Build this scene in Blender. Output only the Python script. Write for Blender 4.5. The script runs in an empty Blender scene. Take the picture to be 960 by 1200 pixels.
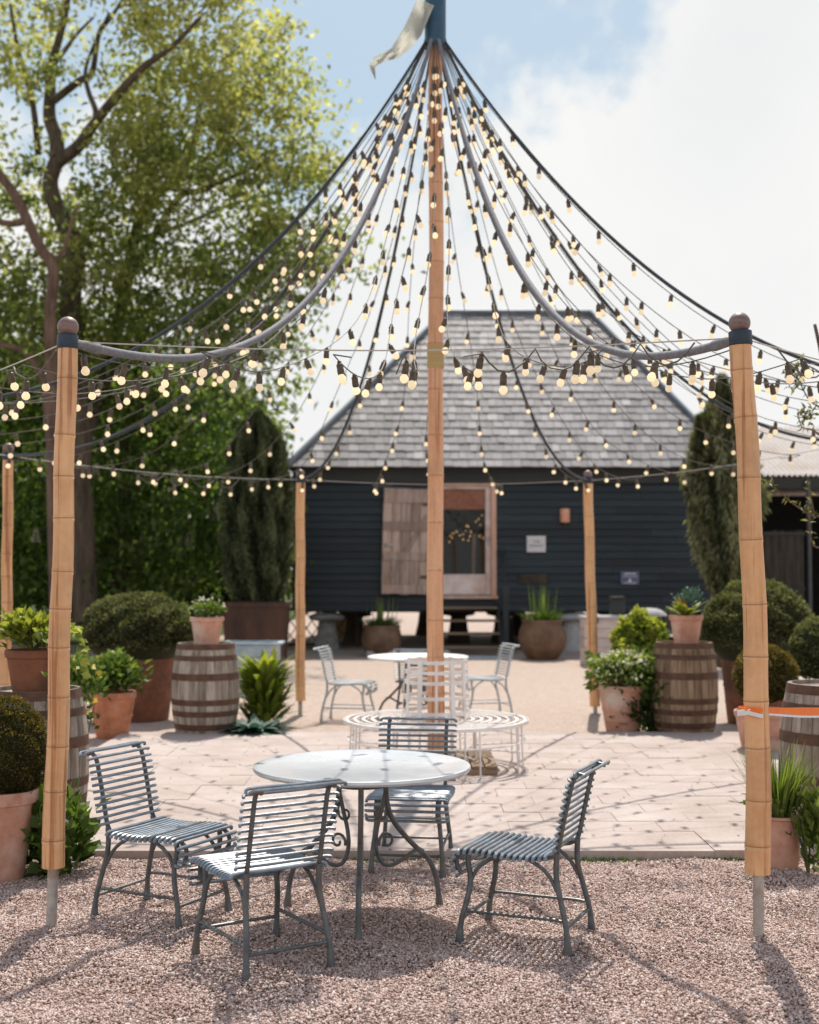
import bpy, math, random
import numpy as np
from mathutils import Vector, Matrix

R = math.radians
PI = math.pi
rng = np.random.default_rng(11)
random.seed(11)
scn = bpy.context.scene
col = scn.collection

# ------------------------------------------------------------------ camera geometry (used to turn photo pixels into places)
F = 1540.0
H = 1.65
TH = math.atan(63.0 / F)


def ray(px, py):
    u, v = px - 480.0, 600.0 - py
    return Vector((u, F * math.cos(TH) - v * math.sin(TH), F * math.sin(TH) + v * math.cos(TH)))


def at(px, py, Y):
    d = ray(px, py)
    s = Y / d.y
    return Vector((d.x * s, Y, H + d.z * s))


def gnd(px, py, z=0.0):
    d = ray(px, py)
    s = (z - H) / d.z
    return Vector((d.x * s, d.y * s, z))


# ------------------------------------------------------------------ object helpers
def tag(o, label=None, cat=None, group=None, kind=None):
    if label: o['label'] = label
    if cat: o['category'] = cat
    if group: o['group'] = group
    if kind: o['kind'] = kind
    return o


def thing(name, label, cat, loc=(0, 0, 0), rotz=0.0, group=None):
    o = bpy.data.objects.new(name, None)
    o.empty_display_size = 0.1
    col.objects.link(o)
    o.location = loc
    o.rotation_euler = (0, 0, rotz)
    return tag(o, label, cat, group)


def copy_tree(o, parent=None):
    c = o.copy()
    col.objects.link(c)
    if parent is not None: c.parent = parent
    for ch in KIDS.get(o.name, []):
        cc = copy_tree(ch, c)
        KIDS.setdefault(c.name, []).append(cc)
    return c


KIDS = {}


def adopt(o, parent):
    if parent is not None:
        o.parent = parent
        KIDS.setdefault(parent.name, []).append(o)


def link_mesh(name, me, mats, parent=None):
    for m in (mats if isinstance(mats, (list, tuple)) else [mats]):
        me.materials.append(m)
    o = bpy.data.objects.new(name, me)
    col.objects.link(o)
    adopt(o, parent)
    return o


class MB:
    """collects simple shapes and links them as one mesh object"""

    def __init__(s):
        s.v, s.f, s.m, s.t, s.uv = [], [], [], [], []

    def add(s, verts, faces, mi=0, t=0.5, uvs=None):
        b = len(s.v)
        s.v.extend([tuple(p) for p in verts])
        for k, f in enumerate(faces):
            s.f.append(tuple(i + b for i in f))
            s.m.append(mi)
            s.t.append(t)
            s.uv.append(uvs[k] if uvs else [(0, 0)] * len(f))

    def box(s, c, size, rot=None, mi=0, t=0.5):
        x, y, z = size[0] / 2, size[1] / 2, size[2] / 2
        vs = [Vector(p) for p in ((-x, -y, -z), (x, -y, -z), (x, y, -z), (-x, y, -z), (-x, -y, z), (x, -y, z), (x, y, z), (-x, y, z))]
        if rot is not None: vs = [rot @ p for p in vs]
        c = Vector(c)
        s.add([p + c for p in vs], [(0, 3, 2, 1), (4, 5, 6, 7), (0, 1, 5, 4), (1, 2, 6, 5), (2, 3, 7, 6), (3, 0, 4, 7)], mi, t)

    def bar(s, a, b, w, h, up=(0, 0, 1), mi=0, t=0.5):
        a, b = Vector(a), Vector(b)
        d = (b - a)
        L = d.length
        d.normalize()
        up = Vector(up)
        x = d.cross(up)
        if x.length < 1e-5: x = d.cross(Vector((1, 0, 0)))
        x.normalize()
        z = x.cross(d)
        m = Matrix((x, d, z)).transposed()
        s.box((a + b) / 2, (w, L, h), m, mi, t)

    def tube(s, pts, r, n=8, mi=0, cap=True, closed=False, t=0.5, sx=1.0, up=None):
        pts = [Vector(p) for p in pts]
        N = len(pts)
        rs = r if isinstance(r, (list, tuple)) else [r] * N
        T = []
        for i in range(N):
            if closed: d = pts[(i + 1) % N] - pts[i - 1]
            else: d = pts[min(i + 1, N - 1)] - pts[max(i - 1, 0)]
            if d.length < 1e-9: d = Vector((0, 0, 1))
            T.append(d.normalized())
        ref = Vector(up) if up is not None else (Vector((0, 0, 1)) if abs(T[0].z) < 0.9 else Vector((1, 0, 0)))
        X = T[0].cross(ref).normalized()
        vs, fs = [], []
        for i in range(N):
            if up is not None:
                X = T[i].cross(ref).normalized()
            else:
                X = (X - T[i] * X.dot(T[i]))
                X = X.normalized() if X.length > 1e-6 else T[i].orthogonal().normalized()
            Y = T[i].cross(X)
            for k in range(n):
                a = 2 * PI * k / n
                vs.append(pts[i] + X * (rs[i] * sx * math.cos(a)) + Y * (rs[i] * math.sin(a)))
        M = N if closed else N - 1
        for i in range(M):
            j = (i + 1) % N
            for k in range(n):
                k2 = (k + 1) % n
                fs.append((i * n + k, i * n + k2, j * n + k2, j * n + k))
        if cap and not closed:
            fs.append(tuple(range(n - 1, -1, -1)))
            fs.append(tuple((N - 1) * n + k for k in range(n)))
        s.add(vs, fs, mi, t)

    def lathe(s, prof, n=24, c=(0, 0, 0), mi=0, t=0.5, wob=0.0):
        vs, fs = [], []
        c = Vector(c)
        ph = random.uniform(0, 6)
        for (r, z) in prof:
            for k in range(n):
                a = 2 * PI * k / n
                rr = r * (1 + wob * math.sin(2 * a + ph))
                vs.append(c + Vector((rr * math.cos(a), rr * math.sin(a), z)))
        for i in range(len(prof) - 1):
            for k in range(n):
                k2 = (k + 1) % n
                fs.append((i * n + k, i * n + k2, (i + 1) * n + k2, (i + 1) * n + k))
        s.add(vs, fs, mi, t)

    def sphere(s, c, r, n=16, m=10, mi=0, sz=1.0, t=0.5):
        s.lathe([(max(1e-4, r * math.sin(PI * i / m)), -r * sz * math.cos(PI * i / m)) for i in range(m + 1)], n, c, mi, t)

    def build(s, name, mats, parent=None, smooth=True, bevel=0.0, sharp=40):
        me = bpy.data.meshes.new(name)
        me.from_pydata(s.v, [], s.f)
        me.polygons.foreach_set('material_index', s.m)
        at_ = me.attributes.new('tint', 'FLOAT', 'FACE')
        at_.data.foreach_set('value', s.t)
        uvl = me.uv_layers.new(name='UVMap')
        uvl.data.foreach_set('uv', np.array([c for f in s.uv for p in f for c in p], dtype=np.float32))
        if smooth:
            me.polygons.foreach_set('use_smooth', [True] * len(me.polygons))
            me.set_sharp_from_angle(angle=R(sharp))
        me.update()
        o = link_mesh(name, me, mats, parent)
        if bevel > 0:
            b = o.modifiers.new('Bevel', 'BEVEL')
            b.width = bevel
            b.segments = 2
            b.limit_method = 'ANGLE'
        return o


def np_mesh(name, V, Q, mats, parent=None, tint=None, smooth=False, mi=None):
    V = np.asarray(V, dtype=np.float32)
    Q = np.asarray(Q, dtype=np.int32)
    k = Q.shape[1]
    me = bpy.data.meshes.new(name)
    me.vertices.add(len(V))
    me.vertices.foreach_set('co', V.ravel())
    me.loops.add(Q.size)
    me.loops.foreach_set('vertex_index', Q.ravel())
    me.polygons.add(len(Q))
    me.polygons.foreach_set('loop_start', np.arange(0, Q.size, k, dtype=np.int32))
    me.polygons.foreach_set('loop_total', np.full(len(Q), k, dtype=np.int32))
    if mi is not None: me.polygons.foreach_set('material_index', np.asarray(mi, dtype=np.int32))
    if smooth: me.polygons.foreach_set('use_smooth', np.ones(len(Q), dtype=bool))
    me.update(calc_edges=True)
    a = me.attributes.new('tint', 'FLOAT', 'FACE')
    a.data.foreach_set('value', np.asarray(tint if tint is not None else np.full(len(Q), .5), dtype=np.float32))
    me.validate()
    return link_mesh(name, me, mats, parent)


def unit(a):
    return a / (np.linalg.norm(a, axis=1, keepdims=True) + 1e-9)


class LS:
    """leaf collector: many small leaf quads and blades in one mesh"""

    def __init__(s):
        s.V, s.Q, s.T, s.M, s.n = [], [], [], [], 0

    def _push(s, V, Q, T, mi=0):
        s.V.append(V)
        s.Q.append(Q + s.n)
        s.T.append(T)
        s.M.append(np.full(len(Q), mi, dtype=np.int32))
        s.n += len(V)

    def leaves(s, P, D, L, W, tint, fold=.18, flat=None, mi=0):
        P = np.asarray(P, float)
        n = len(P)
        D = unit(np.asarray(D, float))
        U = rng.normal(size=(n, 3)) * .6
        U[:, 2] += 1.0
        if flat is not None: U = U * (1 - flat) + np.array([0, 0, 1.0]) * flat
        S = unit(np.cross(D, U))
        N = np.cross(S, D)
        L = np.broadcast_to(np.asarray(L, float), (n,))[:, None] * rng.uniform(.7, 1.25, (n, 1))
        W = np.broadcast_to(np.asarray(W, float), (n,))[:, None] * rng.uniform(.75, 1.2, (n, 1))
        v = np.stack([P, P + D * L * .45 + S * W / 2 + N * fold * W, P + D * L - N * L * .12, P + D * L * .45 - S * W / 2 + N * fold * W], 1).reshape(-1, 3)
        q = np.arange(4 * n).reshape(n, 4)
        s._push(v, q, np.broadcast_to(tint, (n,)), mi)

    def blades(s, P, D, L, W, droop, tint, seg=5, mi=0, tipw=.05, peak=.35):
        P = np.asarray(P, float)
        n = len(P)
        D = unit(np.asarray(D, float))
        L = np.broadcast_to(np.asarray(L, float), (n,))[:, None]
        W = np.broadcast_to(np.asarray(W, float), (n,))[:, None]
        droop = np.broadcast_to(np.asarray(droop, float), (n,))[:, None]
        H_ = D.copy()
        H_[:, 2] = 0
        H_ = unit(H_ + 1e-6)
        S = np.stack([-H_[:, 1], H_[:, 0], np.zeros(n)], 1)
        rows = []
        for i in range(seg + 1):
            u = i / seg
            c = P + D * L * u + (H_ * .55 - np.array([0, 0, 1.0])) * droop * L * u * u
            w = W * ((u / peak) ** .6 if u < peak else max(tipw, (1 - (u - peak) / (1 - peak)) ** .8))
            w = np.maximum(w, W * .18 if u < peak else w * 0)
            rows.append(c - S * w / 2)
            rows.append(c + S * w / 2)
        V = np.stack(rows, 1)
        m = 2 * (seg + 1)
        base = (np.arange(n) * m)[:, None]
        Q = np.concatenate([base + np.array([[2 * i, 2 * i + 1, 2 * i + 3, 2 * i + 2]]) for i in range(seg)], 0)
        T = np.concatenate([np.broadcast_to(tint, (n,)) for i in range(seg)])
        s._push(V.reshape(-1, 3), Q, T, mi)

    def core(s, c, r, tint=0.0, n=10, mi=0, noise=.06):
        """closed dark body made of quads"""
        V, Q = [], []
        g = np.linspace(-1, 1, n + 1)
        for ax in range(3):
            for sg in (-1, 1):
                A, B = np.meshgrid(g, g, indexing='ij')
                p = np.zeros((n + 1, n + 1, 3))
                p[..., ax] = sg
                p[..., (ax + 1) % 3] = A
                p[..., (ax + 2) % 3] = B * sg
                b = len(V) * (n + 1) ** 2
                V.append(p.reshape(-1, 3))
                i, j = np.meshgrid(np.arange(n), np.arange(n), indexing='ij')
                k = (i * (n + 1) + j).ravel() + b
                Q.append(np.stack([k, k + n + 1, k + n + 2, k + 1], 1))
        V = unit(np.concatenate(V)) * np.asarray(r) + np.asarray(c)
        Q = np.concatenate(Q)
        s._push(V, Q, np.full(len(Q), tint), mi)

    def build(s, name, mats, parent=None):
        return np_mesh(name, np.concatenate(s.V), np.concatenate(s.Q), mats, parent, np.concatenate(s.T), mi=np.concatenate(s.M))


def rdir(n, up=0.0):
    d = rng.normal(size=(n, 3))
    d = unit(d)
    d[:, 2] += up
    return unit(d)


# ------------------------------------------------------------------ materials
class NT:
    def __init__(s, name):
        s.mat = bpy.data.materials.new(name)
        s.mat.use_nodes = True
        s.t = s.mat.node_tree
        s.t.nodes.clear()
        s.out = s.n('ShaderNodeOutputMaterial')

    def n(s, typ, **kw):
        nd = s.t.nodes.new(typ)
        for k, v in kw.items():
            if k in nd.inputs.keys() if isinstance(k, str) else False:
                pass
            setattr(nd, k, v)
        return nd

    def l(s, a, b):
        s.t.links.new(a, b)

    def val(s, nd, **kw):
        for k, v in kw.items(): nd.inputs[k.replace('_', ' ')].default_value = v
        return nd

    def coord(s, kind='Object', scale=(1, 1, 1), rot=(0, 0, 0)):
        tc = s.n('ShaderNodeTexCoord')
        mp = s.n('ShaderNodeMapping')
        mp.inputs['Scale'].default_value = scale
        mp.inputs['Rotation'].default_value = rot
        s.l(tc.outputs[kind], mp.inputs['Vector'])
        return mp.outputs['Vector']

    def noise(s, vec, scale=5, detail=5, rough=.55, dist=0.0):
        nd = s.n('ShaderNodeTexNoise')
        nd.inputs['Scale'].default_value = scale
        nd.inputs['Detail'].default_value = detail
        nd.inputs['Roughness'].default_value = rough
        nd.inputs['Distortion'].default_value = dist
        s.l(vec, nd.inputs['Vector'])
        return nd

    def ramp(s, fac, stops, interp='LINEAR'):
        r = s.n('ShaderNodeValToRGB')
        r.color_ramp.interpolation = interp
        el = r.color_ramp.elements
        while len(el) < len(stops): el.new(0.5)
        for e, (p, c) in zip(el, stops):
            e.position = p
            e.color = (*c, 1) if len(c) == 3 else c
        s.l(fac, r.inputs['Fac'])
        return r.outputs['Color']

    def mix(s, fac, a, b, mode='MIX'):
        m = s.n('ShaderNodeMix', data_type='RGBA', blend_type=mode)
        for sock, v in ((m.inputs[0], fac), (m.inputs[6], a), (m.inputs[7], b)):
            if hasattr(v, 'links') or hasattr(v, 'is_linked'): s.l(v, sock)
            else: sock.default_value = v if not isinstance(v, tuple) or len(v) == 4 else (*v, 1)
        return m.outputs[2]

    def math(s, op, a, b=None):
        m = s.n('ShaderNodeMath', operation=op)
        for i, v in enumerate((a, b)):
            if v is None: continue
            if hasattr(v, 'is_linked'): s.l(v, m.inputs[i])
            else: m.inputs[i].default_value = v
        return m.outputs[0]

    def attr(s, name='tint'):
        return s.n('ShaderNodeAttribute', attribute_name=name).outputs['Fac']

    def bump(s, h, strength=.3, dist=.01, normal=None):
        b = s.n('ShaderNodeBump')
        b.inputs['Strength'].default_value = strength
        b.inputs['Distance'].default_value = dist
        s.l(h, b.inputs['Height'])
        if normal is not None: s.l(normal, b.inputs['Normal'])
        return b.outputs['Normal']

    def bsdf(s, color, rough=.6, metal=0.0, normal=None, spec=.5, **kw):
        p = s.n('ShaderNodeBsdfPrincipled')
        for sock, v in ((p.inputs['Base Color'], color), (p.inputs['Roughness'], rough), (p.inputs['Metallic'], metal)):
            if hasattr(v, 'is_linked'): s.l(v, sock)
            else: sock.default_value = (*v, 1) if isinstance(v, tuple) and len(v) == 3 else v
        p.inputs['Specular IOR Level'].default_value = spec
        for k, v in kw.items(): p.inputs[k.replace('_', ' ')].default_value = v
        if normal is not None: s.l(normal, p.inputs['Normal'])
        return p

    def done(s, shader):
        s.l(shader.outputs[0], s.out.inputs['Surface'])
        return s.mat


def simple(name, c1, c2, scale=8, rough=.6, metal=0.0, bump=.2, bd=.004, stretch=(1, 1, 1), spec=.5, tintmix=None, contrast=(.35, .65), c3=None, rvar=0.0):
    """two-tone noise material with fine bump; tintmix adds a per-face lightness shift"""
    m = NT(name)
    v = m.coord('Object', stretch)
    inf = m.n('ShaderNodeObjectInfo')
    add = m.n('ShaderNodeVectorMath', operation='ADD')
    sc = m.n('ShaderNodeVectorMath', operation='SCALE')
    cmb = m.n('ShaderNodeCombineXYZ')
    for i in range(3): m.l(inf.outputs['Random'], cmb.inputs[i])
    m.l(cmb.outputs[0], sc.inputs[0])
    sc.inputs['Scale'].default_value = 37.0
    m.l(v, add.inputs[0])
    m.l(sc.outputs[0], add.inputs[1])
    v = add.outputs[0]
    n1 = m.noise(v, scale, 6, .6)
    c = m.ramp(n1.outputs['Fac'], [(contrast[0], c1), (contrast[1], c2)])
    if c3 is not None:
        n3 = m.noise(v, scale * .35, 4, .6)
        f3 = m.ramp(n3.outputs['Fac'], [(.52, (0, 0, 0)), (.66, (1, 1, 1))])
        c = m.mix(f3, c, c3)
    n2 = m.noise(v, scale * 6, 4, .6)
    c = m.mix(.3, c, n2.outputs['Fac'], 'SOFT_LIGHT')
    if tintmix:
        tc = m.ramp(m.attr(), [(0, (1 - tintmix,) * 3), (1, (1 + tintmix * .6,) * 3)])
        c = m.mix(1.0, c, tc, 'MULTIPLY')
    rr = m.math('ADD', m.math('MULTIPLY', n1.outputs['Fac'], .25), rough - .12)
    nrm = m.bump(n2.outputs['Fac'], bump, bd)
    return m.done(m.bsdf(c, rr, metal, nrm, spec))


def leafmat(name, dark, mid, light, trans=.35, tcol=None, rough=.5, spec=.35):
    m = NT(name)
    t = m.attr()
    c = m.ramp(t, [(0, dark), (.5, mid), (1, light)])
    v = m.coord('Object')
    nz = m.noise(v, 3.0, 3)
    c = m.mix(.5, c, nz.outputs['Fac'], 'SOFT_LIGHT')
    p = m.bsdf(c, rough, 0, None, spec)
    tr = m.n('ShaderNodeBsdfTranslucent')
    tc = m.mix(1.0, c, tcol or (1.5, 1.6, .6), 'MULTIPLY')
    m.l(tc, tr.inputs['Color'])
    ms = m.n('ShaderNodeMixShader')
    ms.inputs[0].default_value = trans
    m.l(p.outputs[0], ms.inputs[1])
    m.l(tr.outputs[0], ms.inputs[2])
    return m.done(ms)


M = {}
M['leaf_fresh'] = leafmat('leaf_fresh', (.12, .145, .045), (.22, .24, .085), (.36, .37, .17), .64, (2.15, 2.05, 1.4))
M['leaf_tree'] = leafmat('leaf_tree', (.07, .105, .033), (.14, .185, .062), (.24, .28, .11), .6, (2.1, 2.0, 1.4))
M['leaf_dark'] = leafmat('leaf_dark', (.04, .07, .02), (.1, .16, .042), (.2, .27, .08), .54, (1.7, 1.8, .8))
M['leaf_hedge'] = leafmat('leaf_hedge', (.035, .062, .02), (.08, .125, .036), (.14, .19, .06), .42)
M['leaf_yew'] = leafmat('leaf_yew', (.026, .038, .019), (.08, .1, .05), (.17, .195, .1), .32)
M['leaf_cypress'] = leafmat('leaf_cypress', (.04, .048, .022), (.11, .12, .058), (.26, .265, .155), .3)
M['leaf_box'] = leafmat('leaf_box', (.032, .038, .018), (.115, .128, .056), (.28, .29, .14), .3, (1.3, 1.35, .6), .6, .25)
M['leaf_box_gold'] = leafmat('leaf_box_gold', (.034, .036, .011), (.12, .105, .027), (.32, .23, .05), .32, (1.5, 1.3, .5), .6, .25)
M['leaf_lime'] = leafmat('leaf_lime', (.06, .10, .015), (.2, .26, .04), (.4, .43, .11), .4, (1.4, 1.4, .5))
M['leaf_green'] = leafmat('leaf_green', (.025, .05, .012), (.075, .125, .028), (.18, .25, .07), .4, (1.4, 1.5, .6))
M['leaf_mid'] = leafmat('leaf_mid', (.04, .075, .015), (.12, .175, .035), (.26, .32, .09), .42, (1.4, 1.45, .6))
M['leaf_blue'] = leafmat('leaf_blue', (.03, .07, .055), (.07, .14, .11), (.16, .24, .19), .25, (1.1, 1.3, 1.0))
M['leaf_olive'] = leafmat('leaf_olive', (.05, .06, .025), (.14, .14, .06), (.3, .27, .14), .35)
M['leaf_rust'] = leafmat('leaf_rust', (.25, .09, .02), (.4, .2, .05), (.5, .42, .12), .3, (1.3, 1.1, .5))
M['petal'] = leafmat('petal', (.6, .55, .35), (.75, .72, .58), (.85, .84, .76), .3, (1, 1, .9))
M['petal_yellow'] = leafmat('petal_yellow', (.6, .42, .05), (.75, .6, .1), (.8, .72, .25), .3, (1, 1, .5))
M['bark'] = simple('bark', (.05, .036, .024), (.13, .1, .07), 9, .9, bump=.8, bd=.03, stretch=(1, 1, .25))
M['bark_pale'] = simple('bark_pale', (.08, .048, .034), (.19, .12, .085), 7, .9, bump=.7, bd=.03, stretch=(1, 1, .3))
M['terracotta'] = simple('terracotta', (.36, .125, .065), (.56, .235, .125), 6, .85, bump=.35, bd=.003, c3=(.56, .38, .29))
M['terracotta_pale'] = simple('terracotta_pale', (.44, .21, .14), (.62, .36, .27), 6, .85, bump=.35, bd=.003, c3=(.6, .5, .43))
M['terracotta_dark'] = simple('terracotta_dark', (.15, .055, .03), (.25, .1, .055), 5, .85, bump=.3, bd=.004, c3=(.1, .05, .03))
M['glaze_brown'] = simple('glaze_brown', (.1, .055, .03), (.19, .11, .065), 5, .6, bump=.2, bd=.003, c3=(.14, .1, .075))
M['soil'] = simple('soil', (.02, .014, .01), (.06, .042, .03), 60, .95, bump=.8, bd=.02)
M['rust_steel'] = simple('rust_steel', (.045, .022, .015), (.1, .045, .028), 5, .75, bump=.3, bd=.003, stretch=(1, 1, .3))
M['hoop'] = simple('hoop', (.07, .038, .026), (.15, .075, .045), 14, .7, .25, bump=.35, bd=.002)
M['spike'] = simple('spike', (.34, .32, .3), (.5, .47, .44), 20, .5, .3, bump=.2, bd=.001, c3=(.3, .22, .17))
M['navy'] = simple('navy', (.012, .028, .05), (.022, .045, .075), 12, .5, bump=.15, bd=.002)
M['blue_cap'] = simple('blue_cap', (.014, .06, .115), (.022, .085, .15), 6, .45, bump=.1, bd=.002)
M['finial'] = simple('finial', (.15, .095, .09), (.24, .165, .15), 18, .45, bump=.15, bd=.002, stretch=(1, 1, 4))
M['rope_grey'] = simple('rope_grey', (.13, .135, .155), (.22, .22, .245), 40, .75, bump=.3, bd=.003)
M['rope_dark'] = simple('rope_dark', (.028, .036, .05), (.05, .062, .08), 40, .7, bump=.3, bd=.003)
M['cable'] = simple('cable', (.08, .075, .06), (.15, .14, .115), 40, .6, bump=.1, bd=.001)
M['socket'] = simple('socket', (.06, .045, .03), (.12, .088, .056), 40, .5, bump=.1, bd=.001)
M['wire'] = simple('wire', (.45, .43, .4), (.6, .58, .54), 30, .5, .2, bump=.1, bd=.001)
M['white_metal'] = simple('white_metal', (.74, .71, .69), (.84, .815, .8), 9, .45, bump=.15, bd=.002, c3=(.66, .61, .585))
M['chair_paint'] = simple('chair_paint', (.14, .185, .235), (.235, .29, .345), 18, .34, .1, bump=.25, bd=.0015, c3=(.185, .185, .175), spec=.7)
M['leg_paint'] = simple('leg_paint', (.06, .07, .077), (.125, .14, .148), 18, .42, .1, bump=.25, bd=.002, c3=(.125, .1, .075), spec=.6)
M['pale_chair'] = simple('pale_chair', (.42, .46, .49), (.56, .6, .62), 18, .42, .1, bump=.2, bd=.0015, spec=.6)
M['zinc'] = simple('zinc', (.55, .585, .615), (.68, .71, .735), 1.6, .26, .3, bump=.05, bd=.002, c3=(.62, .65, .68), spec=.6)
M['white_top'] = simple('white_top', (.72, .72, .7), (.82, .82, .8), 4, .4, bump=.1, bd=.002)
M['stone'] = simple('stone', (.15, .15, .15), (.27, .265, .255), 8, .9, bump=.5, bd=.01, c3=(.2, .19, .15))
M['stone_pale'] = simple('stone_pale', (.34, .34, .35), (.46, .46, .47), 6, .8, bump=.3, bd=.006)
M['brown_post'] = simple('brown_post', (.035, .026, .018), (.075, .056, .04), 8, .85, bump=.5, bd=.008, stretch=(1, 1, .2))
M['dark_timber'] = simple('dark_timber', (.014, .018, .02), (.034, .04, .044), 6, .65, bump=.4, bd=.004, stretch=(.15, 1, 1))
M['fascia'] = simple('fascia', (.018, .02, .02), (.035, .038, .036), 5, .7, bump=.3, bd=.004, stretch=(.15, 1, 1))
M['frame_wood'] = simple('frame_wood', (.5, .28, .2), (.66, .42, .32), 6, .7, bump=.3, bd=.003, stretch=(1, 1, .2), c3=(.6, .47, .4))
M['frame_white'] = simple('frame_white', (.6, .48, .45), (.78, .68, .65), 4, .65, bump=.3, bd=.003, c3=(.56, .34, .24))
M['roof_reflection'] = simple('roof_reflection', (.62, .19, .085), (.8, .3, .15), 16, .85, bump=.5, bd=.01)
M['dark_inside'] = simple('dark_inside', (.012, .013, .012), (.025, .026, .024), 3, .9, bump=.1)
M['pole_reflection'] = simple('pole_reflection', (.4, .24, .16), (.5, .32, .22), 6, .8, bump=.2)
M['copper'] = simple('copper', (.62, .3, .2), (.74, .42, .3), 14, .5, .3, bump=.2, bd=.002)
M['sign_white'] = simple('sign_white', (.56, .54, .57), (.64, .62, .65), 5, .5, bump=.05)
M['sign_navy'] = simple('sign_navy', (.07, .09, .16), (.1, .12, .2), 5, .5, bump=.05)
M['sign_ink'] = simple('sign_ink', (.1, .09, .12), (.16, .15, .18), 5, .6, bump=.05)
M['sign_pale'] = simple('sign_pale', (.55, .56, .6), (.66, .67, .7), 5, .6, bump=.05)
M['whitewash'] = simple('whitewash', (.42, .35, .33), (.56, .48, .46), 7, .8, bump=.4, bd=.004, stretch=(.2, 1, 1), tintmix=.15)
M['blue_paint'] = simple('blue_paint', (.28, .38, .46), (.4, .5, .56), 6, .7, bump=.3, bd=.003, c3=(.48, .5, .48))
M['yellow_board'] = simple('yellow_board', (.3, .19, .06), (.42, .28, .1), 5, .7, bump=.2, stretch=(1, 1, .2))
M['pallet'] = simple('pallet', (.19, .125, .08), (.32, .225, .15), 8, .85, bump=.5, bd=.004, stretch=(.15, 1, 1), tintmix=.2)
M['orange'] = simple('orange', (.9, .16, .01), (.95, .22, .02), 12, .5, bump=.1)
M['ribbon_white'] = simple('ribbon_white', (.72, .72, .72), (.8, .8, .8), 12, .6, bump=.1)
M['hurdle'] = simple('hurdle', (.035, .03, .024), (.075, .064, .05), 14, .9, bump=.6, bd=.01, stretch=(1, 1, .2))
M['metal_roof'] = simple('metal_roof', (.3, .27, .25), (.42, .38, .36), 3, .7, .0, bump=.2, bd=.003, c3=(.3, .24, .2))
M['pipe'] = simple('pipe', (.05, .055, .06), (.08, .085, .09), 6, .5)
M['weathered'] = simple('weathered', (.26, .19, .155), (.5, .385, .33), 4, .85, bump=.6, bd=.006, stretch=(3, 3, .35), tintmix=.4, c3=(.45, .29, .22))
M['binding'] = simple('binding', (.42, .29, .12), (.54, .39, .18), 50, .8, bump=.5, bd=.004, stretch=(.1, .1, 3))


def barrel_wood(nm='barrel_stave', tone=(1, 1, 1)):
    m = NT(nm)
    v = m.coord('Object', (7, 7, .9))
    n1 = m.noise(v, 2.2, 6, .65)
    c = m.ramp(n1.outputs['Fac'], [(.3, (.17, .14, .115)), (.5, (.34, .3, .26)), (.7, (.5, .455, .41))])
    v2 = m.coord('Object', (16, 16, 1.2))
    n2 = m.noise(v2, 1.6, 5, .7)
    tc = m.n('ShaderNodeTexCoord')
    sp = m.n('ShaderNodeSeparateXYZ')
    m.l(tc.outputs['Object'], sp.inputs[0])
    saw = m.math('FRACT', m.math('MULTIPLY', sp.outputs['Z'], 3.6))
    st = m.math('MULTIPLY', m.ramp(n2.outputs['Fac'], [(.5, (0, 0, 0)), (.62, (1, 1, 1))]), m.math('MULTIPLY', saw, .7))
    c = m.mix(st, c, (.13, .07, .045))
    tt = m.ramp(m.attr(), [(0, (.7, .68, .66)), (1, (1.15, 1.13, 1.1))])
    c = m.mix(1.0, c, tt, 'MULTIPLY')
    c = m.mix(1.0, c, tone, 'MULTIPLY')
    return m.done(m.bsdf(c, .85, 0, m.bump(n1.outputs['Fac'], .5, .006), .3))


M['stave'] = barrel_wood()
M['stave_brown'] = barrel_wood('barrel_stave_brown', (.8, .66, .52))
M['stave_grey'] = barrel_wood('barrel_stave_grey', (.95, .92, .92))


def bamboo_mat(name, a, b, streak, streak2=(.78, .42, .2)):
    m = NT(name)
    v = m.coord('Object', (9, 9, .5))
    inf = m.n('ShaderNodeObjectInfo')
    add = m.n('ShaderNodeVectorMath', operation='ADD')
    cm = m.n('ShaderNodeCombineXYZ')
    r10 = m.math('MULTIPLY', inf.outputs['Random'], 23.0)
    for i in range(3): m.l(r10, cm.inputs[i])
    m.l(v, add.inputs[0])
    m.l(cm.outputs[0], add.inputs[1])
    n1 = m.noise(add.outputs[0], 1.6, 5, .6)
    c = m.ramp(n1.outputs['Fac'], [(.3, a), (.68, b)])
    v2 = m.coord('Object', (40, 40, .9))
    add2 = m.n('ShaderNodeVectorMath', operation='ADD')
    m.l(v2, add2.inputs[0])
    m.l(cm.outputs[0], add2.inputs[1])
    n2 = m.noise(add2.outputs[0], .9, 3, .5)
    f = m.ramp(n2.outputs['Fac'], [(.55, (0, 0, 0)), (.64, (1, 1, 1))])
    f = m.math('MULTIPLY', f, .8)
    c = m.mix(f, c, streak)
    v4 = m.coord('Object', (1, 1, .55))
    add4 = m.n('ShaderNodeVectorMath', operation='ADD')
    m.l(v4, add4.inputs[0])
    m.l(cm.outputs[0], add4.inputs[1])
    n4 = m.noise(add4.outputs[0], 5.5, 6, .62)
    f4 = m.ramp(n4.outputs['Fac'], [(.5, (0, 0, 0)), (.7, (1, 1, 1))])
    c = m.mix(m.math('MULTIPLY', f4, .45), c, tuple(x * .55 for x in streak2))
    v3 = m.coord('Object', (1, 1, 1))
    n3 = m.noise(v3, 30, 4)
    c = m.mix(.3, c, n3.outputs['Fac'], 'SOFT_LIGHT')
    d = m.attr()
    c = m.mix(m.math('MULTIPLY', m.math('SUBTRACT', .5, d), 1.3), c, (.2, .09, .045))
    return m.done(m.bsdf(c, .42, 0, m.bump(n1.outputs['Fac'], .12, .004), .45))


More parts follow.
